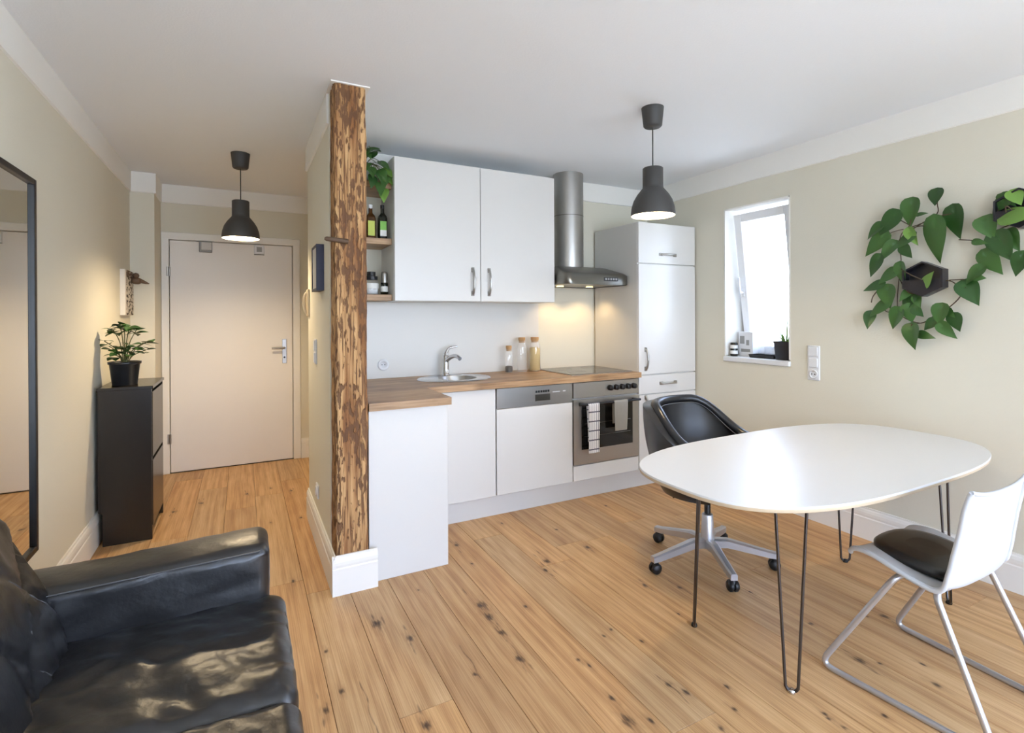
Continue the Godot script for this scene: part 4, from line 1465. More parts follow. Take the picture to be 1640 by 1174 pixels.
# ---------------------------------------------------------------- sofa
func build_sofa() -> void:
	var t := thing("leather_sofa", "black leather sofa with its armrest towards the hall, along the left wall", "sofa")
	var lea: Material = mats.black_leather
	var n := FastNoiseLite.new()
	n.seed = 17
	n.frequency = 1.0
	n.fractal_octaves = 3
	var wrinkle := func(p: Vector3, d: Vector3, k: float, sx: float, sz: float) -> Vector3:
		return p + d * n.get_noise_3d(p.x * sx, p.y * 8.0, p.z * sz) * k
	var st := ST()
	soft_box(st, Vector3(-0.335, 0.215, -1.08), Vector3(0.83, 0.23, 1.86), 0.03, 0.12)
	put("base", st, lea, t)
	for q in [[0.03, -1.93], [0.03, -0.22], [-0.68, -1.93], [-0.68, -0.22]]:
		st = ST()
		lathe(st, [Vector2(0, 0), Vector2(0.018, 0), Vector2(0.024, 0.10), Vector2(0, 0.10)], 14, Vector3(q[0], 0.0, q[1]))
		put("leg", st, mats.chrome, t)
	# two armrests
	for az in [-1.915, -0.24]:
		st = ST()
		var fn := func(p: Vector3, d: Vector3) -> Vector3:
			var q: Vector3 = p
			# the upholstery bulges a little, the front corner is rounded
			q.y += 0.012 * cos(p.z / 0.1 * 1.4) * (1.0 if p.y > 0.0 else 0.0)
			q.y += 0.014 * smoothstep(-0.1, 0.33, p.x) * (1.0 if p.y > 0.0 else 0.0)
			var fold := n.get_noise_3d(p.x * 5.0, p.y * 16.0, az) * 0.007
			if absf(d.z) > 0.7: q.z += signf(d.z) * fold
			return wrinkle.call(q, d, 0.0025, 11.0, 14.0)
		soft_box(st, Vector3(-0.305, 0.345, az), Vector3(0.755, 0.50, 0.205), 0.035, 0.022, fn)
		var arm := put("armrest", st, lea, t)
		st = ST()
		var zz: float = az + 0.101
		tube(st, [Vector3(-0.62, 0.585, zz), Vector3(-0.3, 0.592, zz + 0.001), Vector3(0.045, 0.600, zz)], 0.0022, 6)
		put("piping", st, mats.seam_thread, arm)
	# seat cushions
	for k in 3:
		var zc := -1.595 + 0.52 * k
		st = ST()
		var fn2 := func(p: Vector3, d: Vector3) -> Vector3:
			var q: Vector3 = p
			if p.y > -0.02:
				q.y += 0.012 * cos(p.x / 0.32 * 1.35) * cos(p.z / 0.27 * 1.35)
				q.y += n.get_noise_3d(p.x * 6.0 + k * 5.0, 0.0, p.z * 13.0) * 0.010
				q.y += n.get_noise_3d(p.x * 17.0, k * 3.0, p.z * 26.0) * 0.0035
			return wrinkle.call(q, d, 0.002, 14.0, 14.0)
		soft_box(st, Vector3(-0.215, 0.365, zc), Vector3(0.665, 0.165, 0.522), 0.045, 0.018, fn2)
		var cu := put("seat_cushion", st, lea, t)
		st = ST()
		tube(st, [Vector3(0.100, 0.412, zc - 0.235), Vector3(0.112, 0.424, zc - 0.15), Vector3(0.113, 0.426, zc), Vector3(0.112, 0.424, zc + 0.15), Vector3(0.100, 0.412, zc + 0.235)], 0.0022, 6)
		put("piping", st, mats.seam_thread, cu)
	# leaning back cushions
	for k in 3:
		var zc := -1.595 + 0.52 * k
		st = ST()
		var fn3 := func(p: Vector3, d: Vector3) -> Vector3:
			var q: Vector3 = p
			if p.x > 0.0:
				q.x += 0.022 * cos(p.y / 0.27 * 1.4) * cos(p.z / 0.27 * 1.3)
				q.x += n.get_noise_3d(k * 3.0, p.y * 3.0, p.z * 15.0) * 0.012
				# stitched diagonals pull the leather in
				var u := absf(fmod(p.y * 0.9 + p.z + 10.0, 0.26) - 0.13)
				var v := absf(fmod(p.y * 0.9 - p.z + 10.0, 0.26) - 0.13)
				q.x -= 0.012 * exp(-pow((0.13 - maxf(u, v)) / 0.014, 2.0))
			return q
		var tilt := Transform3D(Basis(Vector3.BACK, 0.36), Vector3(-0.535, 0.44, zc - 0.012))
		soft_box(st, Vector3(0.0, 0.17, 0.0), Vector3(0.20, 0.58, 0.526), 0.055, 0.02, fn3, tilt)
		var bc := put("back_cushion", st, lea, t)
		for sgn in [1.0, -1.0]:
			for kk in range(35, 42):
				var line := []
				for i in 25:
					var yy := -0.25 + 0.5 * i / 24.0
					var z2: float = (kk * 0.26 - 10.0 - yy * 0.9) * sgn
					if absf(z2) < 0.225:
						line.append(tilt * (Vector3(0.0, 0.17, 0.0) + fn3.call(Vector3(0.10, yy, z2), Vector3.RIGHT) + Vector3(0.001, 0, 0)))
				if line.size() > 3:
					st = ST()
					tube(st, line, 0.003, 5)
					put("seam", st, mats.seam_thread, bc)
	st = ST()
	soft_box(st, Vector3(-0.705, 0.42, -1.08), Vector3(0.09, 0.62, 1.86), 0.03, 0.15)
	put("back_frame", st, lea, t)

# ---------------------------------------------------------------- shoe cabinet
func build_shoe_cabinet() -> void:
	var t := thing("shoe_cabinet", "narrow black-brown shoe cabinet against the left hall wall", "cabinet")
	var m: Material = mats.black_brown
	var x0 := -0.752
	var x1 := -0.492
	var z0 := -4.262
	var z1 := -3.772
	# side panels, cut out at the foot for the baseboard
	var poly := PackedVector2Array([Vector2(x0 + 0.02, 0), Vector2(x1, 0), Vector2(x1, 0.908), Vector2(x0, 0.908), Vector2(x0, 0.2), Vector2(x0 + 0.02, 0.19)])
	for z in [z0, z1 - 0.018]:
		var st := ST()
		prism(st, poly, Vector3(0, 0, z), Vector3.RIGHT, Vector3.UP, Vector3(0, 0, 0.018))
		put("side_panel", st, m, t)
	bx("top_board", Vector3(x0 - 0.004, 0.908, z0 - 0.004), Vector3(x1 + 0.008, 0.926, z1 + 0.004), m, t, 0.002)
	bx("back_board", Vector3(x0 + 0.022, 0.08, z0 + 0.018), Vector3(x0 + 0.028, 0.908, z1 - 0.018), m, t, 0.0)
	bx("plinth", Vector3(x1 - 0.05, 0.0, z0 + 0.018), Vector3(x1 - 0.035, 0.07, z1 - 0.018), m, t, 0.001)
	bx("tilt_door", Vector3(x1 - 0.014, 0.075, z0 + 0.020), Vector3(x1 + 0.003, 0.470, z1 - 0.020), mats.black_brown, t, 0.002)
	bx("tilt_door", Vector3(x1 - 0.014, 0.492, z0 + 0.020), Vector3(x1 + 0.003, 0.886, z1 - 0.020), mats.black_brown, t, 0.002)
	# plant on top
	t = thing("potted_plant", "small leafy green plant in a dark pot on the shoe cabinet", "plant", Vector3(-0.648, 0.926, -3.93))
	var st := ST()
	lathe(st, [Vector2(0, 0.0), Vector2(0.064, 0.0), Vector2(0.078, 0.125), Vector2(0.085, 0.127), Vector2(0.086, 0.142), Vector2(0.080, 0.142), Vector2(0.078, 0.128), Vector2(0, 0.126)], 32)
	put("pot", st, mats.dark_ceramic, t)
	st = ST()
	lathe(st, [Vector2(0.077, 0.127), Vector2(0.04, 0.133), Vector2(0, 0.132)], 20)
	put("soil", st, mats.soil, t)
	var r := RandomNumberGenerator.new()
	r.seed = 23
	var lm := leaf_mesh(0.0, 0.2, 0.2)
	var tips := []
	st = ST()
	var stems := [Vector3(0.0, 0.36, 0.0), Vector3(-0.055, 0.34, 0.01), Vector3(0.06, 0.335, 0.0), Vector3(0.09, 0.25, 0.03), Vector3(0.13, 0.27, -0.02), Vector3(-0.07, 0.24, 0.04), Vector3(-0.10, 0.27, 0.0), Vector3(0.02, 0.25, 0.06), Vector3(-0.03, 0.20, 0.07), Vector3(0.05, 0.20, 0.06), Vector3(-0.02, 0.37, 0.02), Vector3(0.03, 0.355, 0.03), Vector3(-0.05, 0.19, 0.03), Vector3(0.0, 0.22, 0.05), Vector3(0.04, 0.24, 0.02), Vector3(0.11, 0.21, 0.02)]
	for s in stems:
		tube(st, spline([Vector3(s.x * 0.12, 0.13, s.z * 0.12), Vector3(s.x * 0.4, 0.13 + (s.y - 0.13) * 0.6, s.z * 0.4), s], 5), 0.0026, 6, false)
	put("stems", st, mats.stem, t)
	for i in stems.size():
		var s: Vector3 = stems[i]
		var many := 8 if i < 3 or i == 10 or i == 11 else 4
		for j in many:
			var a := TAU * (j + r.randf() * 0.6) / many + i
			var d := Vector3(cos(a), r.randf_range(-0.25, 0.45), sin(a)) + Vector3(s.x, 0, s.z) * 4.0
			var back := 1.0 - 0.12 * (j % 2)
			leaf_at(t, lm, [mats.leaf, mats.leaf_deep, mats.leaf_deep][(i + j) % 3], Vector3(s.x * back, s.y - 0.02 * (j % 2), s.z * back), d, Vector3.UP + Vector3(r.randf_range(-0.4, 0.4), 0, r.randf_range(-0.4, 0.4)), r.randf_range(0.050, 0.072), r.randf_range(0.036, 0.050))

# ---------------------------------------------------------------- mirror
func build_mirror() -> void:
	var t := thing("wall_mirror", "tall mirror in a thin black frame on the left wall", "mirror")
	var y0 := 0.385
	var y1 := 1.905
	var z0 := -2.785
	var z1 := -2.085
	var x0 := XL
	var x1 := XL + 0.026
	var st := ST()
	var w := 0.024
	box(st, Vector3(x0, y0, z0), Vector3(x1, y1, z0 + w), 0.002)
	box(st, Vector3(x0, y0, z1 - w), Vector3(x1, y1, z1), 0.002)
	box(st, Vector3(x0, y0, z0 + w), Vector3(x1, y0 + w, z1 - w), 0.002)
	box(st, Vector3(x0, y1 - w, z0 + w), Vector3(x1, y1, z1 - w), 0.002)
	put("frame", st, mats.lacquer_board, t)
	bx("mirror_pane", Vector3(x0 + 0.008, y0 + w, z0 + w), Vector3(x0 + 0.014, y1 - w, z1 - w), mats.mirror_glass, t, 0.0)

# ---------------------------------------------------------------- office chair
func build_office_chair() -> void:
	var c := Vector3(2.225, 0, -1.99)
	var t := thing("office_chair", "black leather tub swivel chair with silver five-star base behind the table", "chair", c)
	# star base
	var tips := [Vector2(-0.334, -0.042), Vector2(-0.128, 0.267), Vector2(0.245, 0.221), Vector2(0.276, -0.136), Vector2(-0.055, -0.313)]
	var st := ST()
	lathe(st, [Vector2(0, 0.085), Vector2(0.036, 0.085), Vector2(0.040, 0.10), Vector2(0.034, 0.15), Vector2(0.029, 0.26), Vector2(0.026, 0.265), Vector2(0, 0.265)], 24)
	put("hub", st, mats.silver_paint, t)
	st = ST()
	lathe(st, [Vector2(0.016, 0.26), Vector2(0.016, 0.41), Vector2(0, 0.41)], 16)
	put("gas_lift", st, mats.black_plastic, t)
	for p in tips:
		var d: Vector2 = p.normalized()
		var l: float = p.length()
		var dir := Vector3(d.x, 0, d.y)
		var side := Vector3(-d.y, 0, d.x)
		st = ST()
		var rings := []
		for a in [[0.02, 0.112, 0.024, 0.024], [0.10, 0.118, 0.022, 0.022], [l - 0.02, 0.080, 0.018, 0.017], [l + 0.018, 0.076, 0.017, 0.015]]:
			var m: Vector3 = dir * a[0] + Vector3.UP * a[1]
			var hw: float = a[2]
			var hh: float = a[3]
			rings.append([m + side * hw - Vector3.UP * hh, m + side * hw + Vector3.UP * hh * 0.6, m + side * hw * 0.6 + Vector3.UP * hh, m - side * hw * 0.6 + Vector3.UP * hh, m - side * hw + Vector3.UP * hh * 0.6, m - side * hw - Vector3.UP * hh])
		loft(st, rings, true, true, false)
		put("base_arm", st, mats.silver_paint, t)
		# caster
		var base := Vector3(p.x, 0, p.y)
		st = ST()
		var roll := Basis(Vector3(side.x, 0, side.z), 0.35) * Basis(side, dir, Vector3.UP)
		for s in [-1.0, 1.0]:
			var b2 := Basis(dir, side * s, Vector3.UP.cross(dir) * 0.0 + Vector3.UP)
			lathe(st, [Vector2(0.027, 0.004), Vector2(0.028, 0.006), Vector2(0.028, 0.018), Vector2(0.020, 0.026), Vector2(0, 0.028)], 18, base + Vector3(0, 0.0285, 0), b2)
		lathe(st, [Vector2(0.018, 0.022), Vector2(0.018, 0.055), Vector2(0.008, 0.062), Vector2(0.008, 0.075)], 14, base)
		put("caster", st, mats.black_plastic, t)
	# lever under the seat
	st = ST()
	tube(st, [Vector3(0.0, 0.385, -0.02), Vector3(-0.16, 0.380, -0.045), Vector3(-0.20, 0.372, -0.05)], [0.005, 0.005, 0.008], 8)
	put("lever", st, mats.black_plastic, t)
	st = ST()
	soft_box(st, Vector3(0, 0.398, 0), Vector3(0.20, 0.035, 0.16), 0.012, 0.1)
	put("mechanism", st, mats.black_plastic, t)
	# tub shell: open towards the table
	var face := 0.26   # turned a little to the right of the table side
	var shell := func(u: float, v: float) -> Vector3:
		# u round the back from arm to arm, v from the seat up to the rim
		var a := (u - 0.5) * 2.0
		var ang := a * 2.05
		var back := 0.5 + 0.5 * cos(ang * 1.35)
		var rim := 0.650 + 0.195 * smoothstep(0.0, 0.8, back)
		var low := 0.40 + 0.03 * (1.0 - back)
		var y := lerpf(low, rim, v)
		var r := 0.205 + 0.085 * pow(sin(minf(v * 1.15, 1.0) * PI * 0.5), 0.8) + 0.012 * v
		var dir := Vector3(sin(ang), 0, -cos(ang))
		return Vector3(dir.x * r * 1.03, y, dir.z * r + 0.015)
	var turn := Transform3D(Basis(Vector3.UP, face), Vector3.ZERO)
	st = ST()
	var outer := func(u: float, v: float) -> Vector3:
		return turn * shell.call(u, v)
	sheet(st, outer, 40, 14, 0.045)
	var sh := put("shell", st, mats.chair_leather, t)
	# rolled rim
	var pts := []
	var rad := []
	for k in 41:
		var u := k / 40.0
		var p: Vector3 = shell.call(u, 1.0)
		var inw := Vector3(-p.x, 0, -p.z).normalized() * 0.022
		pts.append(turn * (p + inw))
		rad.append(0.024)
	var first := []
	for k in 6:
		first.append(turn * (shell.call(0.0, lerpf(0.25, 1.0, k / 6.0)) + Vector3(0.0, 0, 0.0)))
	st = ST()
	tube(st, pts, rad, 12)
	put("rim_roll", st, mats.chair_leather, sh)
	for e in [0.0, 1.0]:
		var col := []
		for k in 9:
			var p: Vector3 = shell.call(e, k / 8.0)
			col.append(turn * (p + Vector3(-p.x, 0, -p.z).normalized() * 0.022))
		st = ST()
		tube(st, col, 0.027, 12)
		put("arm_end", st, mats.chair_leather, sh)
	st = ST()
	var pts2 := []
	for k in 41:
		var p: Vector3 = shell.call(k / 40.0, 0.985)
		pts2.append(turn * (p + Vector3(-p.x, 0, -p.z).normalized() * 0.051 + Vector3(0, -0.012, 0)))
	tube(st, pts2, 0.0026, 6)
	put("piping", st, mats.seam_thread, sh)
	st = ST()
	var seat_rings := []
	for q in [[0.405, 0.19], [0.415, 0.215], [0.455, 0.222], [0.475, 0.205], [0.483, 0.15]]:
		seat_rings.append(super_ring(0.0, 0.02, q[1], q[1], 2.4, q[0], 0.0, 40))
	loft(st, seat_rings, true, true)
	put("seat", st, mats.chair_leather, t)

# ---------------------------------------------------------------- white side chair
func build_side_chair() -> void:
	var cx := 2.212
	var t := thing("side_chair", "white plastic shell chair with black seat pad on a steel sled frame", "chair", Vector3(cx, 0, 0))
	var prof := [Vector2(-1.128, 0.446), Vector2(-1.105, 0.460), Vector2(-1.05, 0.462), Vector2(-0.98, 0.447), Vector2(-0.91, 0.430), Vector2(-0.852, 0.424), Vector2(-0.812, 0.446), Vector2(-0.794, 0.50), Vector2(-0.784, 0.57), Vector2(-0.776, 0.64), Vector2(-0.768, 0.71), Vector2(-0.760, 0.758)]
	var wid := [0.192, 0.206, 0.216, 0.222, 0.224, 0.224, 0.224, 0.222, 0.214, 0.206, 0.208, 0.198]
	var lift := [0.006, 0.016, 0.018, 0.018, 0.018, 0.018, 0.022, 0.024, 0.022, 0.018, 0.012, 0.006]
	var fn := func(u: float, v: float) -> Vector3:
		var f := v * (prof.size() - 1)
		var i := clampi(int(f), 0, prof.size() - 2)
		var s := f - i
		var a: Vector2 = prof[maxi(i - 1, 0)]
		var b: Vector2 = prof[i]
		var c: Vector2 = prof[i + 1]
		var d: Vector2 = prof[mini(i + 2, prof.size() - 1)]
		var p := b.cubic_interpolate(c, a, d, s)
		var tg := (b.cubic_interpolate(c, a, d, minf(s + 0.05, 1.0)) - b.cubic_interpolate(c, a, d, maxf(s - 0.05, 0.0))).normalized()
		var nrm := Vector2(-tg.y, tg.x)
		var w: float = lerpf(wid[i], wid[i + 1], s)
		var l: float = lerpf(lift[i], lift[i + 1], s)
		var e := (u - 0.5) * 2.0
		var k := pow(absf(e), 3.0) * l
		# the upper corners sweep up a little
		var up := 0.020 * pow(absf(e), 2.5) * smoothstep(0.8, 1.0, v)
		return Vector3(e * w, p.y + nrm.y * k + up, p.x + nrm.x * k)
	var st := ST()
	sheet(st, fn, 24, 44, 0.007)
	put("shell", st, mats.chair_white, t)
	# edge lip along both sides
	for s in [0.0, 1.0]:
		var pts := []
		for k in 45: pts.append(fn.call(s, k / 44.0) + Vector3(0, -0.003, 0))
		st = ST()
		tube(st, pts, 0.0085, 8)
		put("edge_lip", st, mats.chair_white, t)
	var top := []
	for k in 25: top.append(fn.call(k / 24.0, 1.0))
	st = ST()
	tube(st, top, 0.007, 8)
	put("edge_lip", st, mats.chair_white, t)
	# pad
	st = ST()
	var pad := func(p: Vector3, d: Vector3) -> Vector3:
		var q: Vector3 = p
		var v := clampf((p.z + 1.15) / 0.33, 0.0, 1.0)
		return q
	var rings := []
	for q in [[0.0, 0.95], [0.006, 1.0], [0.022, 1.0], [0.031, 0.94], [0.034, 0.8], [0.036, 0.4]]:
		var ring := super_ring(0.006, -0.974, 0.160 * q[1], 0.148 * q[1], 2.6, 0.0, 0.0, 48)
		var out := []
		for p in ring:
			var v := clampf((p.z + 1.15) / 0.30, 0.0, 1.0)
			var y := 0.460 + 0.008 * sin(v * PI) - 0.026 * v
			out.append(Vector3(p.x, y + q[0], p.z))
		rings.append(out)
	loft(st, rings, true, true)
	put("seat_pad", st, mats.chair_leather, t)
	# sled frame, one tube each side
	for s in [-1.0, 1.0]:
		st = ST()
		var path := [Vector3(0.10 * s, 0.415, -0.975), Vector3(0.190 * s, 0.424, -0.980), Vector3(0.262 * s, 0.011, -1.205), Vector3(0.224 * s, 0.011, -0.695), Vector3(0.192 * s, 0.424, -0.868), Vector3(0.10 * s, 0.415, -0.868)]
		tube(st, rounded(path, 0.05, 7), 0.0105, 12)
		put("sled_frame", st, mats.silver_paint, t)
	for z in [-0.975, -0.868]:
		st = ST()
		tube(st, [Vector3(-0.11, 0.415, z), Vector3(0.11, 0.415, z)], 0.0105, 12)
		put("cross_bar", st, mats.silver_paint, t)

# ---------------------------------------------------------------- pendant lamps
func build_pendants() -> void:
	pendant("dark grey bell pendant lamp hanging in the hall before the entrance door", Vector3(-0.010, 0, -4.045), 1.0)
	pendant("dark grey bell pendant lamp hanging over the dining area before the fridge cabinet", Vector3(1.992, 0, -2.148), 0.42)

func pendant(label: String, at: Vector3, k: float) -> void:
	var t := thing("pendant_lamp", label, "lamp", at, 0.0, "dark grey bell pendant lamps")
	var st := ST()
	lathe(st, [Vector2(0, CEIL - 0.105), Vector2(0.044, CEIL - 0.105), Vector2(0.050, CEIL - 0.098), Vector2(0.060, CEIL)], 28)
	put("ceiling_cup", st, mats.lamp_grey, t)
	st = ST()
	tube(st, [Vector3(0, CEIL - 0.10, 0), Vector3(0, 2.138, 0)], 0.0035, 8)
	put("cord", st, mats.lamp_grey, t)
	st = ST()
	var o := [Vector2(0.1175, 1.882), Vector2(0.118, 1.90), Vector2(0.114, 1.93), Vector2(0.103, 1.965), Vector2(0.086, 1.995), Vector2(0.066, 2.020), Vector2(0.0555, 2.033), Vector2(0.0545, 2.045), Vector2(0.0545, 2.140), Vector2(0.050, 2.144), Vector2(0.0, 2.144)]
	lathe(st, o, 48)
	put("shade", st, mats.lamp_grey, t)
	st = ST()
	lathe(st, [Vector2(0.0, 2.10), Vector2(0.048, 2.10), Vector2(0.050, 2.03), Vector2(0.062, 2.014), Vector2(0.082, 1.990), Vector2(0.099, 1.962), Vector2(0.110, 1.928), Vector2(0.1145, 1.90), Vector2(0.1145, 1.882), Vector2(0.1175, 1.882)].map(func(v): return v), 48)
	put("shade_lining", st, mats.lamp_inside, t)
	var glow := mat("bulb_glow", rgb8(255, 240, 214), 0.5)
	glow.emission_enabled = true
	glow.emission = Color(1.0, 0.86, 0.62)
	glow.emission_energy_multiplier = 9.0
	st = ST()
	lathe(st, [Vector2(0, 1.905), Vector2(0.02, 1.907), Vector2(0.036, 1.918), Vector2(0.044, 1.94), Vector2(0.040, 1.965), Vector2(0.022, 2.0), Vector2(0.014, 2.02), Vector2(0, 2.02)], 24)
	put("bulb", st, glow, t)
	var l := OmniLight3D.new()
	l.name = "lamp_light"
	t.add_child(l, true)
	l.position = Vector3(0, 1.945, 0)
	l.light_color = Color(1.0, 0.90, 0.74)
	l.light_energy = 1.45 * k
	l.light_size = 0.04
	l.omni_range = 10.0
	l.omni_attenuation = 2.0
	l.shadow_enabled = true

# ---------------------------------------------------------------- wall plants
func build_wall_plants() -> void:
	var r := RandomNumberGenerator.new()
	r.seed = 77
	var hearts := [leaf_mesh(1.0, 0.22, 0.12), leaf_mesh(1.0, 0.35, 0.22), leaf_mesh(1.0, 0.10, 0.18)]
	for c in [Vector2(-1.442, 1.527), Vector2(-1.050, 1.836)]:
		var first: bool = c.x < -1.2
		var t := thing("wall_planter", "hexagonal black wall planter in the middle of the climbing plant" if first else "hexagonal black wall planter at the right edge, higher on the wall", "planter", Vector3(XR, c.y, c.x), 0.0, "hexagonal black wall planters")
		var st := ST()
		var hexo := []
		var hexi := []
		for k in 6:
			var a := TAU * k / 6 + PI / 6
			hexo.append(Vector2(cos(a) * 0.108, sin(a) * 0.095))
			hexi.append(Vector2(cos(a) * 0.098, sin(a) * 0.086))
		flat(st)
		var dep := 0.062
		for k in 6:
			var j := (k + 1) % 6
			var f := func(p: Vector2, d: float) -> Vector3: return Vector3(-d, p.y, p.x)
			var mid: Vector2 = (hexo[k] + hexo[j]) * 0.5
			quad(st, f.call(hexo[k], 0.0), f.call(hexo[j], 0.0), f.call(hexo[j], dep), f.call(hexo[k], dep), Vector3(0, mid.y, mid.x))
			quad(st, f.call(hexi[k], 0.006), f.call(hexi[j], 0.006), f.call(hexi[j], dep), f.call(hexi[k], dep), Vector3(0, -mid.y, -mid.x))
			quad(st, f.call(hexo[k], dep), f.call(hexo[j], dep), f.call(hexi[j], dep), f.call(hexi[k], dep), Vector3.LEFT)
			tri(st, f.call(Vector2.ZERO, 0.006), f.call(hexi[k], 0.006), f.call(hexi[j], 0.006), Vector3.LEFT)
		put("hexagon_shell", st, mats.planter_black, t)
		# closed lower half that holds the soil
		st = ST()
		var lower := PackedVector2Array([Vector2(-0.085, -0.043), Vector2(0, -0.086), Vector2(0.085, -0.043), Vector2(0.085, -0.004), Vector2(-0.085, -0.004)])
		prism(st, lower, Vector3(-dep + 0.001, 0, 0), Vector3.BACK, Vector3.UP, Vector3(0.010, 0, 0))
		put("front_plate", st, mats.planter_black, t)
		bx("soil", Vector3(-dep + 0.012, -0.04, -0.083), Vector3(-0.008, -0.015, 0.083), mats.soil, t, 0.0)
	# climbing plant with separate leaves
	var p1 := thing("climbing_plant", "heart-leaved climbing plant spreading over the right wall", "plant", Vector3(XR, 0, 0))
	for line in vine_stems:
		var st := ST()
		var pts := []
		for i in line.size():
			var w: Vector2 = line[i]
			pts.append(Vector3(-0.030 - 0.014 * sin(i * 1.7), w.y, w.x))
		tube(st, spline(pts, 4), 0.0028, 6, false)
		put("stem", st, mats.stem_brown, p1)
	# two shoots that root the plant in both planters
	for q in [[Vector3(-0.045, 1.512, -1.43), Vector3(-0.07, 1.56, -1.50), Vector3(-0.04, 1.60, -1.56)], [Vector3(-0.045, 1.82, -1.07), Vector3(-0.08, 1.85, -1.09), Vector3(-0.04, 1.80, -1.10)]]:
		var st := ST()
		tube(st, spline(q, 5), 0.003, 6, false)
		put("stem", st, mats.stem_brown, p1)
	var k := 0
	for l in VINE_LEAVES:
		var base := Vector3(-0.034 - 0.03 * r.randf(), l[1], l[0])
		var tip := Vector3(-0.038 - 0.035 * r.randf(), l[3], l[2])
		var up := Vector3(-1.0, r.randf_range(-0.1, 0.5), r.randf_range(-0.35, 0.35))
		var m: Material = mats.leaf if k % 3 != 0 else mats.leaf_deep
		if k in [10, 21]: m = mats.leaf_light
		var d := tip - base
		leaf_at(p1, hearts[k % 3], m, base - d * 0.06, d, up, d.length() * 1.06, l[4] * 1.02)
		k += 1
	leaf_at(p1, hearts[2], mats.leaf_light, Vector3(-0.06, 1.50, -1.43), Vector3(-0.35, 0.6, 0.45), Vector3(-1, 0.4, 0), 0.085, 0.055)
	leaf_at(p1, hearts[2], mats.leaf_light, Vector3(-0.07, 1.80, -1.09), Vector3(-0.25, 0.05, 0.9), Vector3(-1, 0.5, 0), 0.14, 0.09)

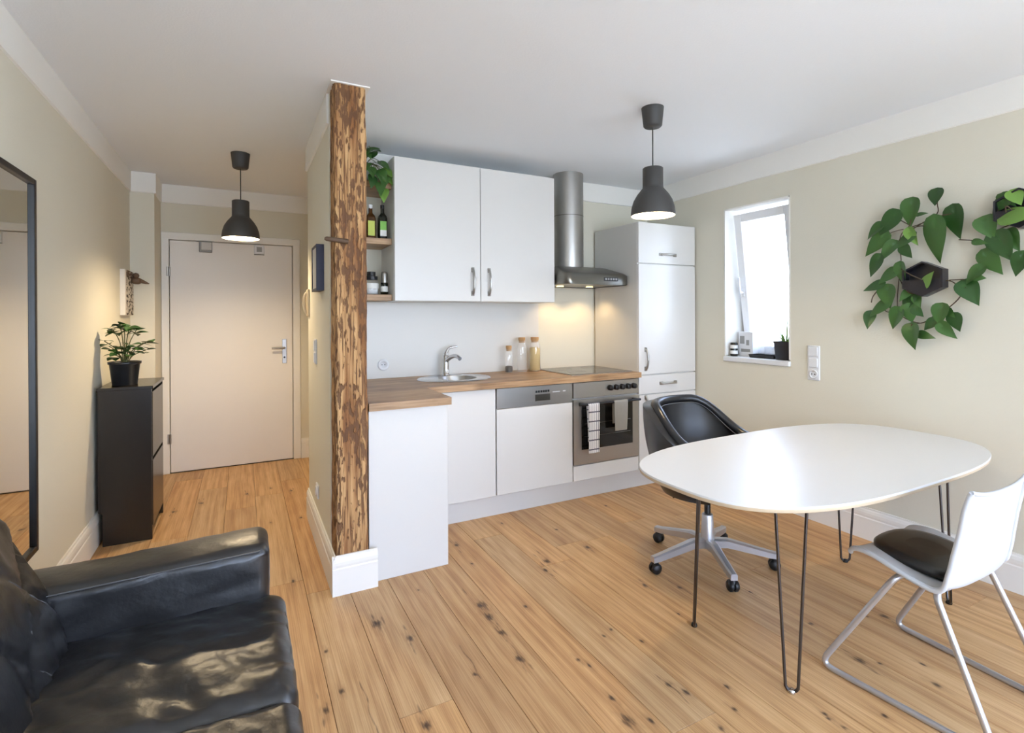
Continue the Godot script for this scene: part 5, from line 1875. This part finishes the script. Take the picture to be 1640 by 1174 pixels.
# ---------------------------------------------------------------- small things on walls and sill
func build_small() -> void:
	# triple switch on the right wall
	var t := thing("switch_panel", "white vertical panel with two switches and a socket right of the window", "switch", Vector3(XR, 1.024, -2.070))
	bx("frame_plate", Vector3(-0.010, -0.113, -0.041), Vector3(0, 0.113, 0.041), mats.white_plastic, t, 0.004)
	for y in [0.073, 0.0]:
		bx("rocker", Vector3(-0.015, y - 0.030, -0.030), Vector3(-0.008, y + 0.030, 0.030), mats.white_plastic, t, 0.003)
	var st := ST()
	lathe(st, [Vector2(0.030, 0.0), Vector2(0.030, 0.006), Vector2(0.021, 0.006), Vector2(0.019, -0.002), Vector2(0, -0.002)], 24, Vector3(-0.008, -0.073, 0), Basis(Vector3.BACK, PI / 2))
	var so := put("socket_insert", st, mats.white_plastic, t)
	for s in [-1, 1]:
		st = ST()
		lathe_sharp(st, [Vector2(0.004, 0.0), Vector2(0.004, 0.004), Vector2(0, 0.004)], 10, Vector3(-0.008, -0.073, 0.0095 * s), Basis(Vector3.BACK, PI / 2))
		put("pin_hole", st, mats.black_plastic, so)
	# partition: switch and low socket
	t = thing("light_switch", "white light switch on the hall side of the partition wall", "switch", Vector3(0.39, 1.13, -3.30))
	bx("frame_plate", Vector3(-0.010, -0.075, -0.041), Vector3(0, 0.075, 0.041), mats.white_plastic, t, 0.004)
	bx("rocker", Vector3(-0.015, 0.006, -0.03), Vector3(-0.008, 0.066, 0.03), mats.white_plastic, t, 0.003)
	bx("rocker", Vector3(-0.015, -0.066, -0.03), Vector3(-0.008, -0.006, 0.03), mats.white_plastic, t, 0.003)
	t = thing("low_socket", "white socket low on the hall side of the partition wall", "socket", Vector3(0.39, 0.31, -3.24))
	bx("frame_plate", Vector3(-0.010, -0.041, -0.041), Vector3(0, 0.041, 0.041), mats.white_plastic, t, 0.004)
	st = ST()
	lathe(st, [Vector2(0.030, 0.0), Vector2(0.030, 0.004), Vector2(0.021, 0.004), Vector2(0.019, -0.003), Vector2(0, -0.003)], 24, Vector3(-0.010, 0, 0), Basis(Vector3.BACK, PI / 2))
	put("socket_insert", st, mats.white_plastic, t)
	# intercom handset on the partition's far end
	t = thing("intercom", "cream intercom handset on the far end of the partition wall", "intercom", Vector3(0.39, 1.43, -3.655))
	bx("housing", Vector3(-0.014, -0.09, -0.04), Vector3(0, 0.09, 0.04), mats.wall_cream, t, 0.004)
	st = ST()
	tube(st, spline([Vector3(-0.012, 0.07, -0.02), Vector3(-0.026, 0.045, -0.02), Vector3(-0.030, 0.0, -0.02), Vector3(-0.026, -0.045, -0.02), Vector3(-0.012, -0.07, -0.02)], 5), 0.009, 10)
	put("handset", st, mats.wall_cream, t)
	# navy frame
	t = thing("picture_frame", "navy framed picture on the hall side of the partition wall", "picture", Vector3(0.39, 1.605, -3.045))
	st = ST()
	var hw := 0.105
	var hh := 0.125
	var w := 0.014
	var dp := 0.040
	box(st, Vector3(-dp, -hh, -hw), Vector3(0, hh, -hw + w), 0.001)
	box(st, Vector3(-dp, -hh, hw - w), Vector3(0, hh, hw), 0.001)
	box(st, Vector3(-dp, -hh, -hw + w), Vector3(0, -hh + w, hw - w), 0.001)
	box(st, Vector3(-dp, hh - w, -hw + w), Vector3(0, hh, hw - w), 0.001)
	put("frame", st, mats.navy, t)
	bx("picture_sheet", Vector3(-dp + 0.004, -hh + w, -hw + w), Vector3(-0.006, hh - w, hw - w), mats.picture_paper, t, 0.0)
	# canvas on the left wall by the pillar
	t = thing("canvas_print", "narrow canvas print of grey bark on the left wall by the pillar", "picture", Vector3(XL, 1.52, -4.69))
	bx("canvas", Vector3(0, -0.165, -0.15), Vector3(0.032, 0.165, 0.15), mats.canvas, t, 0.002)
	var pm := StandardMaterial3D.new()
	pm.resource_name = "bark_print"
	pm.roughness = 0.8
	pm.albedo_texture = bark_texture()
	st = ST()
	flat(st)
	quad_uv(st, [Vector3(0.0328, -0.163, 0.148), Vector3(0.0328, -0.163, -0.148), Vector3(0.0328, 0.163, -0.148), Vector3(0.0328, 0.163, 0.148)], [Vector2(0, 1), Vector2(1, 1), Vector2(1, 0), Vector2(0, 0)], Vector3.RIGHT)
	put("print", st, pm, t)
	t = thing("wooden_bird", "small dark brown wooden bird fixed to the top of the canvas print", "ornament", Vector3(XL + 0.033, 1.615, -4.77))
	st = ST()
	soft_box(st, Vector3(0.03, 0, 0), Vector3(0.060, 0.05, 0.075), 0.022, 0.02)
	tube(st, [Vector3(0.045, 0.005, -0.02), Vector3(0.085, -0.012, -0.03), Vector3(0.105, -0.018, -0.035)], [0.018, 0.010, 0.004], 8)
	put("body", st, mats.dark_wood, t)
	st = ST()
	lathe(st, [Vector2(0, -0.022), Vector2(0.016, -0.016), Vector2(0.022, 0), Vector2(0.016, 0.016), Vector2(0, 0.022)], 14, Vector3(0.03, 0.038, 0.02))
	put("head", st, mats.dark_wood, t)
	sill_things()

func bark_texture() -> Texture2D:
	var n := FastNoiseLite.new()
	n.seed = 66
	n.frequency = 0.03
	n.fractal_octaves = 4
	var im := Image.create(128, 160, false, Image.FORMAT_RGB8)
	for y in 160:
		for x in 128:
			var v := n.get_noise_2d(x * 0.9, y * 2.2)
			var c := rgb8(196, 188, 176).lerp(rgb8(62, 54, 48), smoothstep(-0.05, 0.3, v))
			if x < 14: c = rgb8(222, 214, 204)
			if y < 26 and x > 16 and n.get_noise_2d(x * 2.0 + 50, y * 2.0) > -0.15: c = rgb8(74, 48, 34)
			im.set_pixel(x, y, c)
	return ImageTexture.create_from_image(im)

func sill_things() -> void:
	var y := 1.022
	# aloe in black pot
	var t := thing("sill_plant", "small spiky pale plant in a black pot on the window sill", "plant", Vector3(XR + 0.078, y, -2.318))
	var st := ST()
	var rings := []
	for a in [[0.0, 0.050], [0.004, 0.052], [0.115, 0.060], [0.118, 0.064], [0.130, 0.064]]:
		rings.append(rect_ring(-a[1], a[1], -a[1], a[1], a[0], 0.014, 4))
	loft(st, rings, true, false)
	put("pot", st, mats.dark_ceramic, t)
	bx("soil", Vector3(-0.045, 0.09, -0.045), Vector3(0.045, 0.106, 0.045), mats.soil, t, 0.0)
	for k in 9:
		var a := TAU * k / 9.0 + 0.3
		var out := Vector3(cos(a), 0, sin(a))
		var hgt: float = [0.10, 0.07, 0.13, 0.08, 0.09, 0.075, 0.11, 0.085, 0.20][k]
		st = ST()
		tube(st, spline([Vector3(0, 0.10, 0) + out * 0.008, Vector3(0, 0.10 + hgt * 0.6, 0) + out * 0.03, Vector3(0, 0.10 + hgt, 0) + out * 0.055], 4), [0.006, 0.0058, 0.0055, 0.005, 0.0044, 0.0036, 0.0028, 0.002, 0.001], 6)
		put("leaf", st, mats.leaf_light, t)
	# printed white box
	t = thing("tea_box", "white printed cardboard box standing upright on the window sill", "box", Vector3(XR + 0.13, y, -2.665))
	bx("carton", Vector3(-0.03, 0, -0.062), Vector3(0.03, 0.185, 0.062), mats.white_plastic, t, 0.001)
	for q in [[-0.03, 0.125, 0.020, 0.030], [0.018, 0.105, 0.013, 0.020], [0.0, 0.045, 0.040, 0.012]]:
		bx("print_patch", Vector3(-0.0306, q[1] - q[3], q[0] - q[2]), Vector3(-0.0298, q[1] + q[3], q[0] + q[2]), mats.grey_plastic, t, 0.0)
	# dark striped tin
	t = thing("striped_tin", "small dark tin with pale bands at the left end of the sill", "tin", Vector3(XR + 0.045, y, -2.725))
	st = ST()
	lathe(st, [Vector2(0, 0), Vector2(0.026, 0), Vector2(0.027, 0.003), Vector2(0.027, 0.10), Vector2(0.024, 0.104), Vector2(0, 0.104)], 20)
	put("body", st, mats.bottle_dark, t)
	for yy in [0.018, 0.060]:
		st = ST()
		lathe(st, [Vector2(0.0275, yy), Vector2(0.0275, yy + 0.026)], 20)
		put("pale_band", st, mats.label_white, t)
	# low dark tray and clear box on it
	t = thing("dark_tray", "long low dark tray lying on the window sill", "tray", Vector3(XR + 0.085, y, -2.49))
	st = ST()
	rings = []
	for a in [[0.0, 0.0], [0.024, 0.006], [0.024, 0.001], [0.004, -0.004]]:
		rings.append(rect_ring(-0.045 - a[1], 0.045 + a[1], -0.10 - a[1], 0.10 + a[1], a[0], 0.012, 4))
	loft(st, rings, true, true)
	put("tray_shell", st, mats.dark_ceramic, t)
	t = thing("glass_tumbler", "clear drinking glass on the window sill behind the dark tray", "glass", Vector3(XR + 0.185, y, -2.53))
	st = ST()
	lathe(st, [Vector2(0, 0), Vector2(0.030, 0), Vector2(0.036, 0.09), Vector2(0.0335, 0.09), Vector2(0.028, 0.008), Vector2(0, 0.008)], 20)
	put("glass_body", st, mats.glass_clear, t)
	t = thing("white_dish", "small white dish on the window sill beside the black pot", "dish", Vector3(XR + 0.17, y, -2.40))
	st = ST()
	lathe(st, [Vector2(0, 0), Vector2(0.035, 0), Vector2(0.048, 0.035), Vector2(0.045, 0.035), Vector2(0.032, 0.006), Vector2(0, 0.005)], 24)
	put("dish_body", st, mats.white_plastic, t)
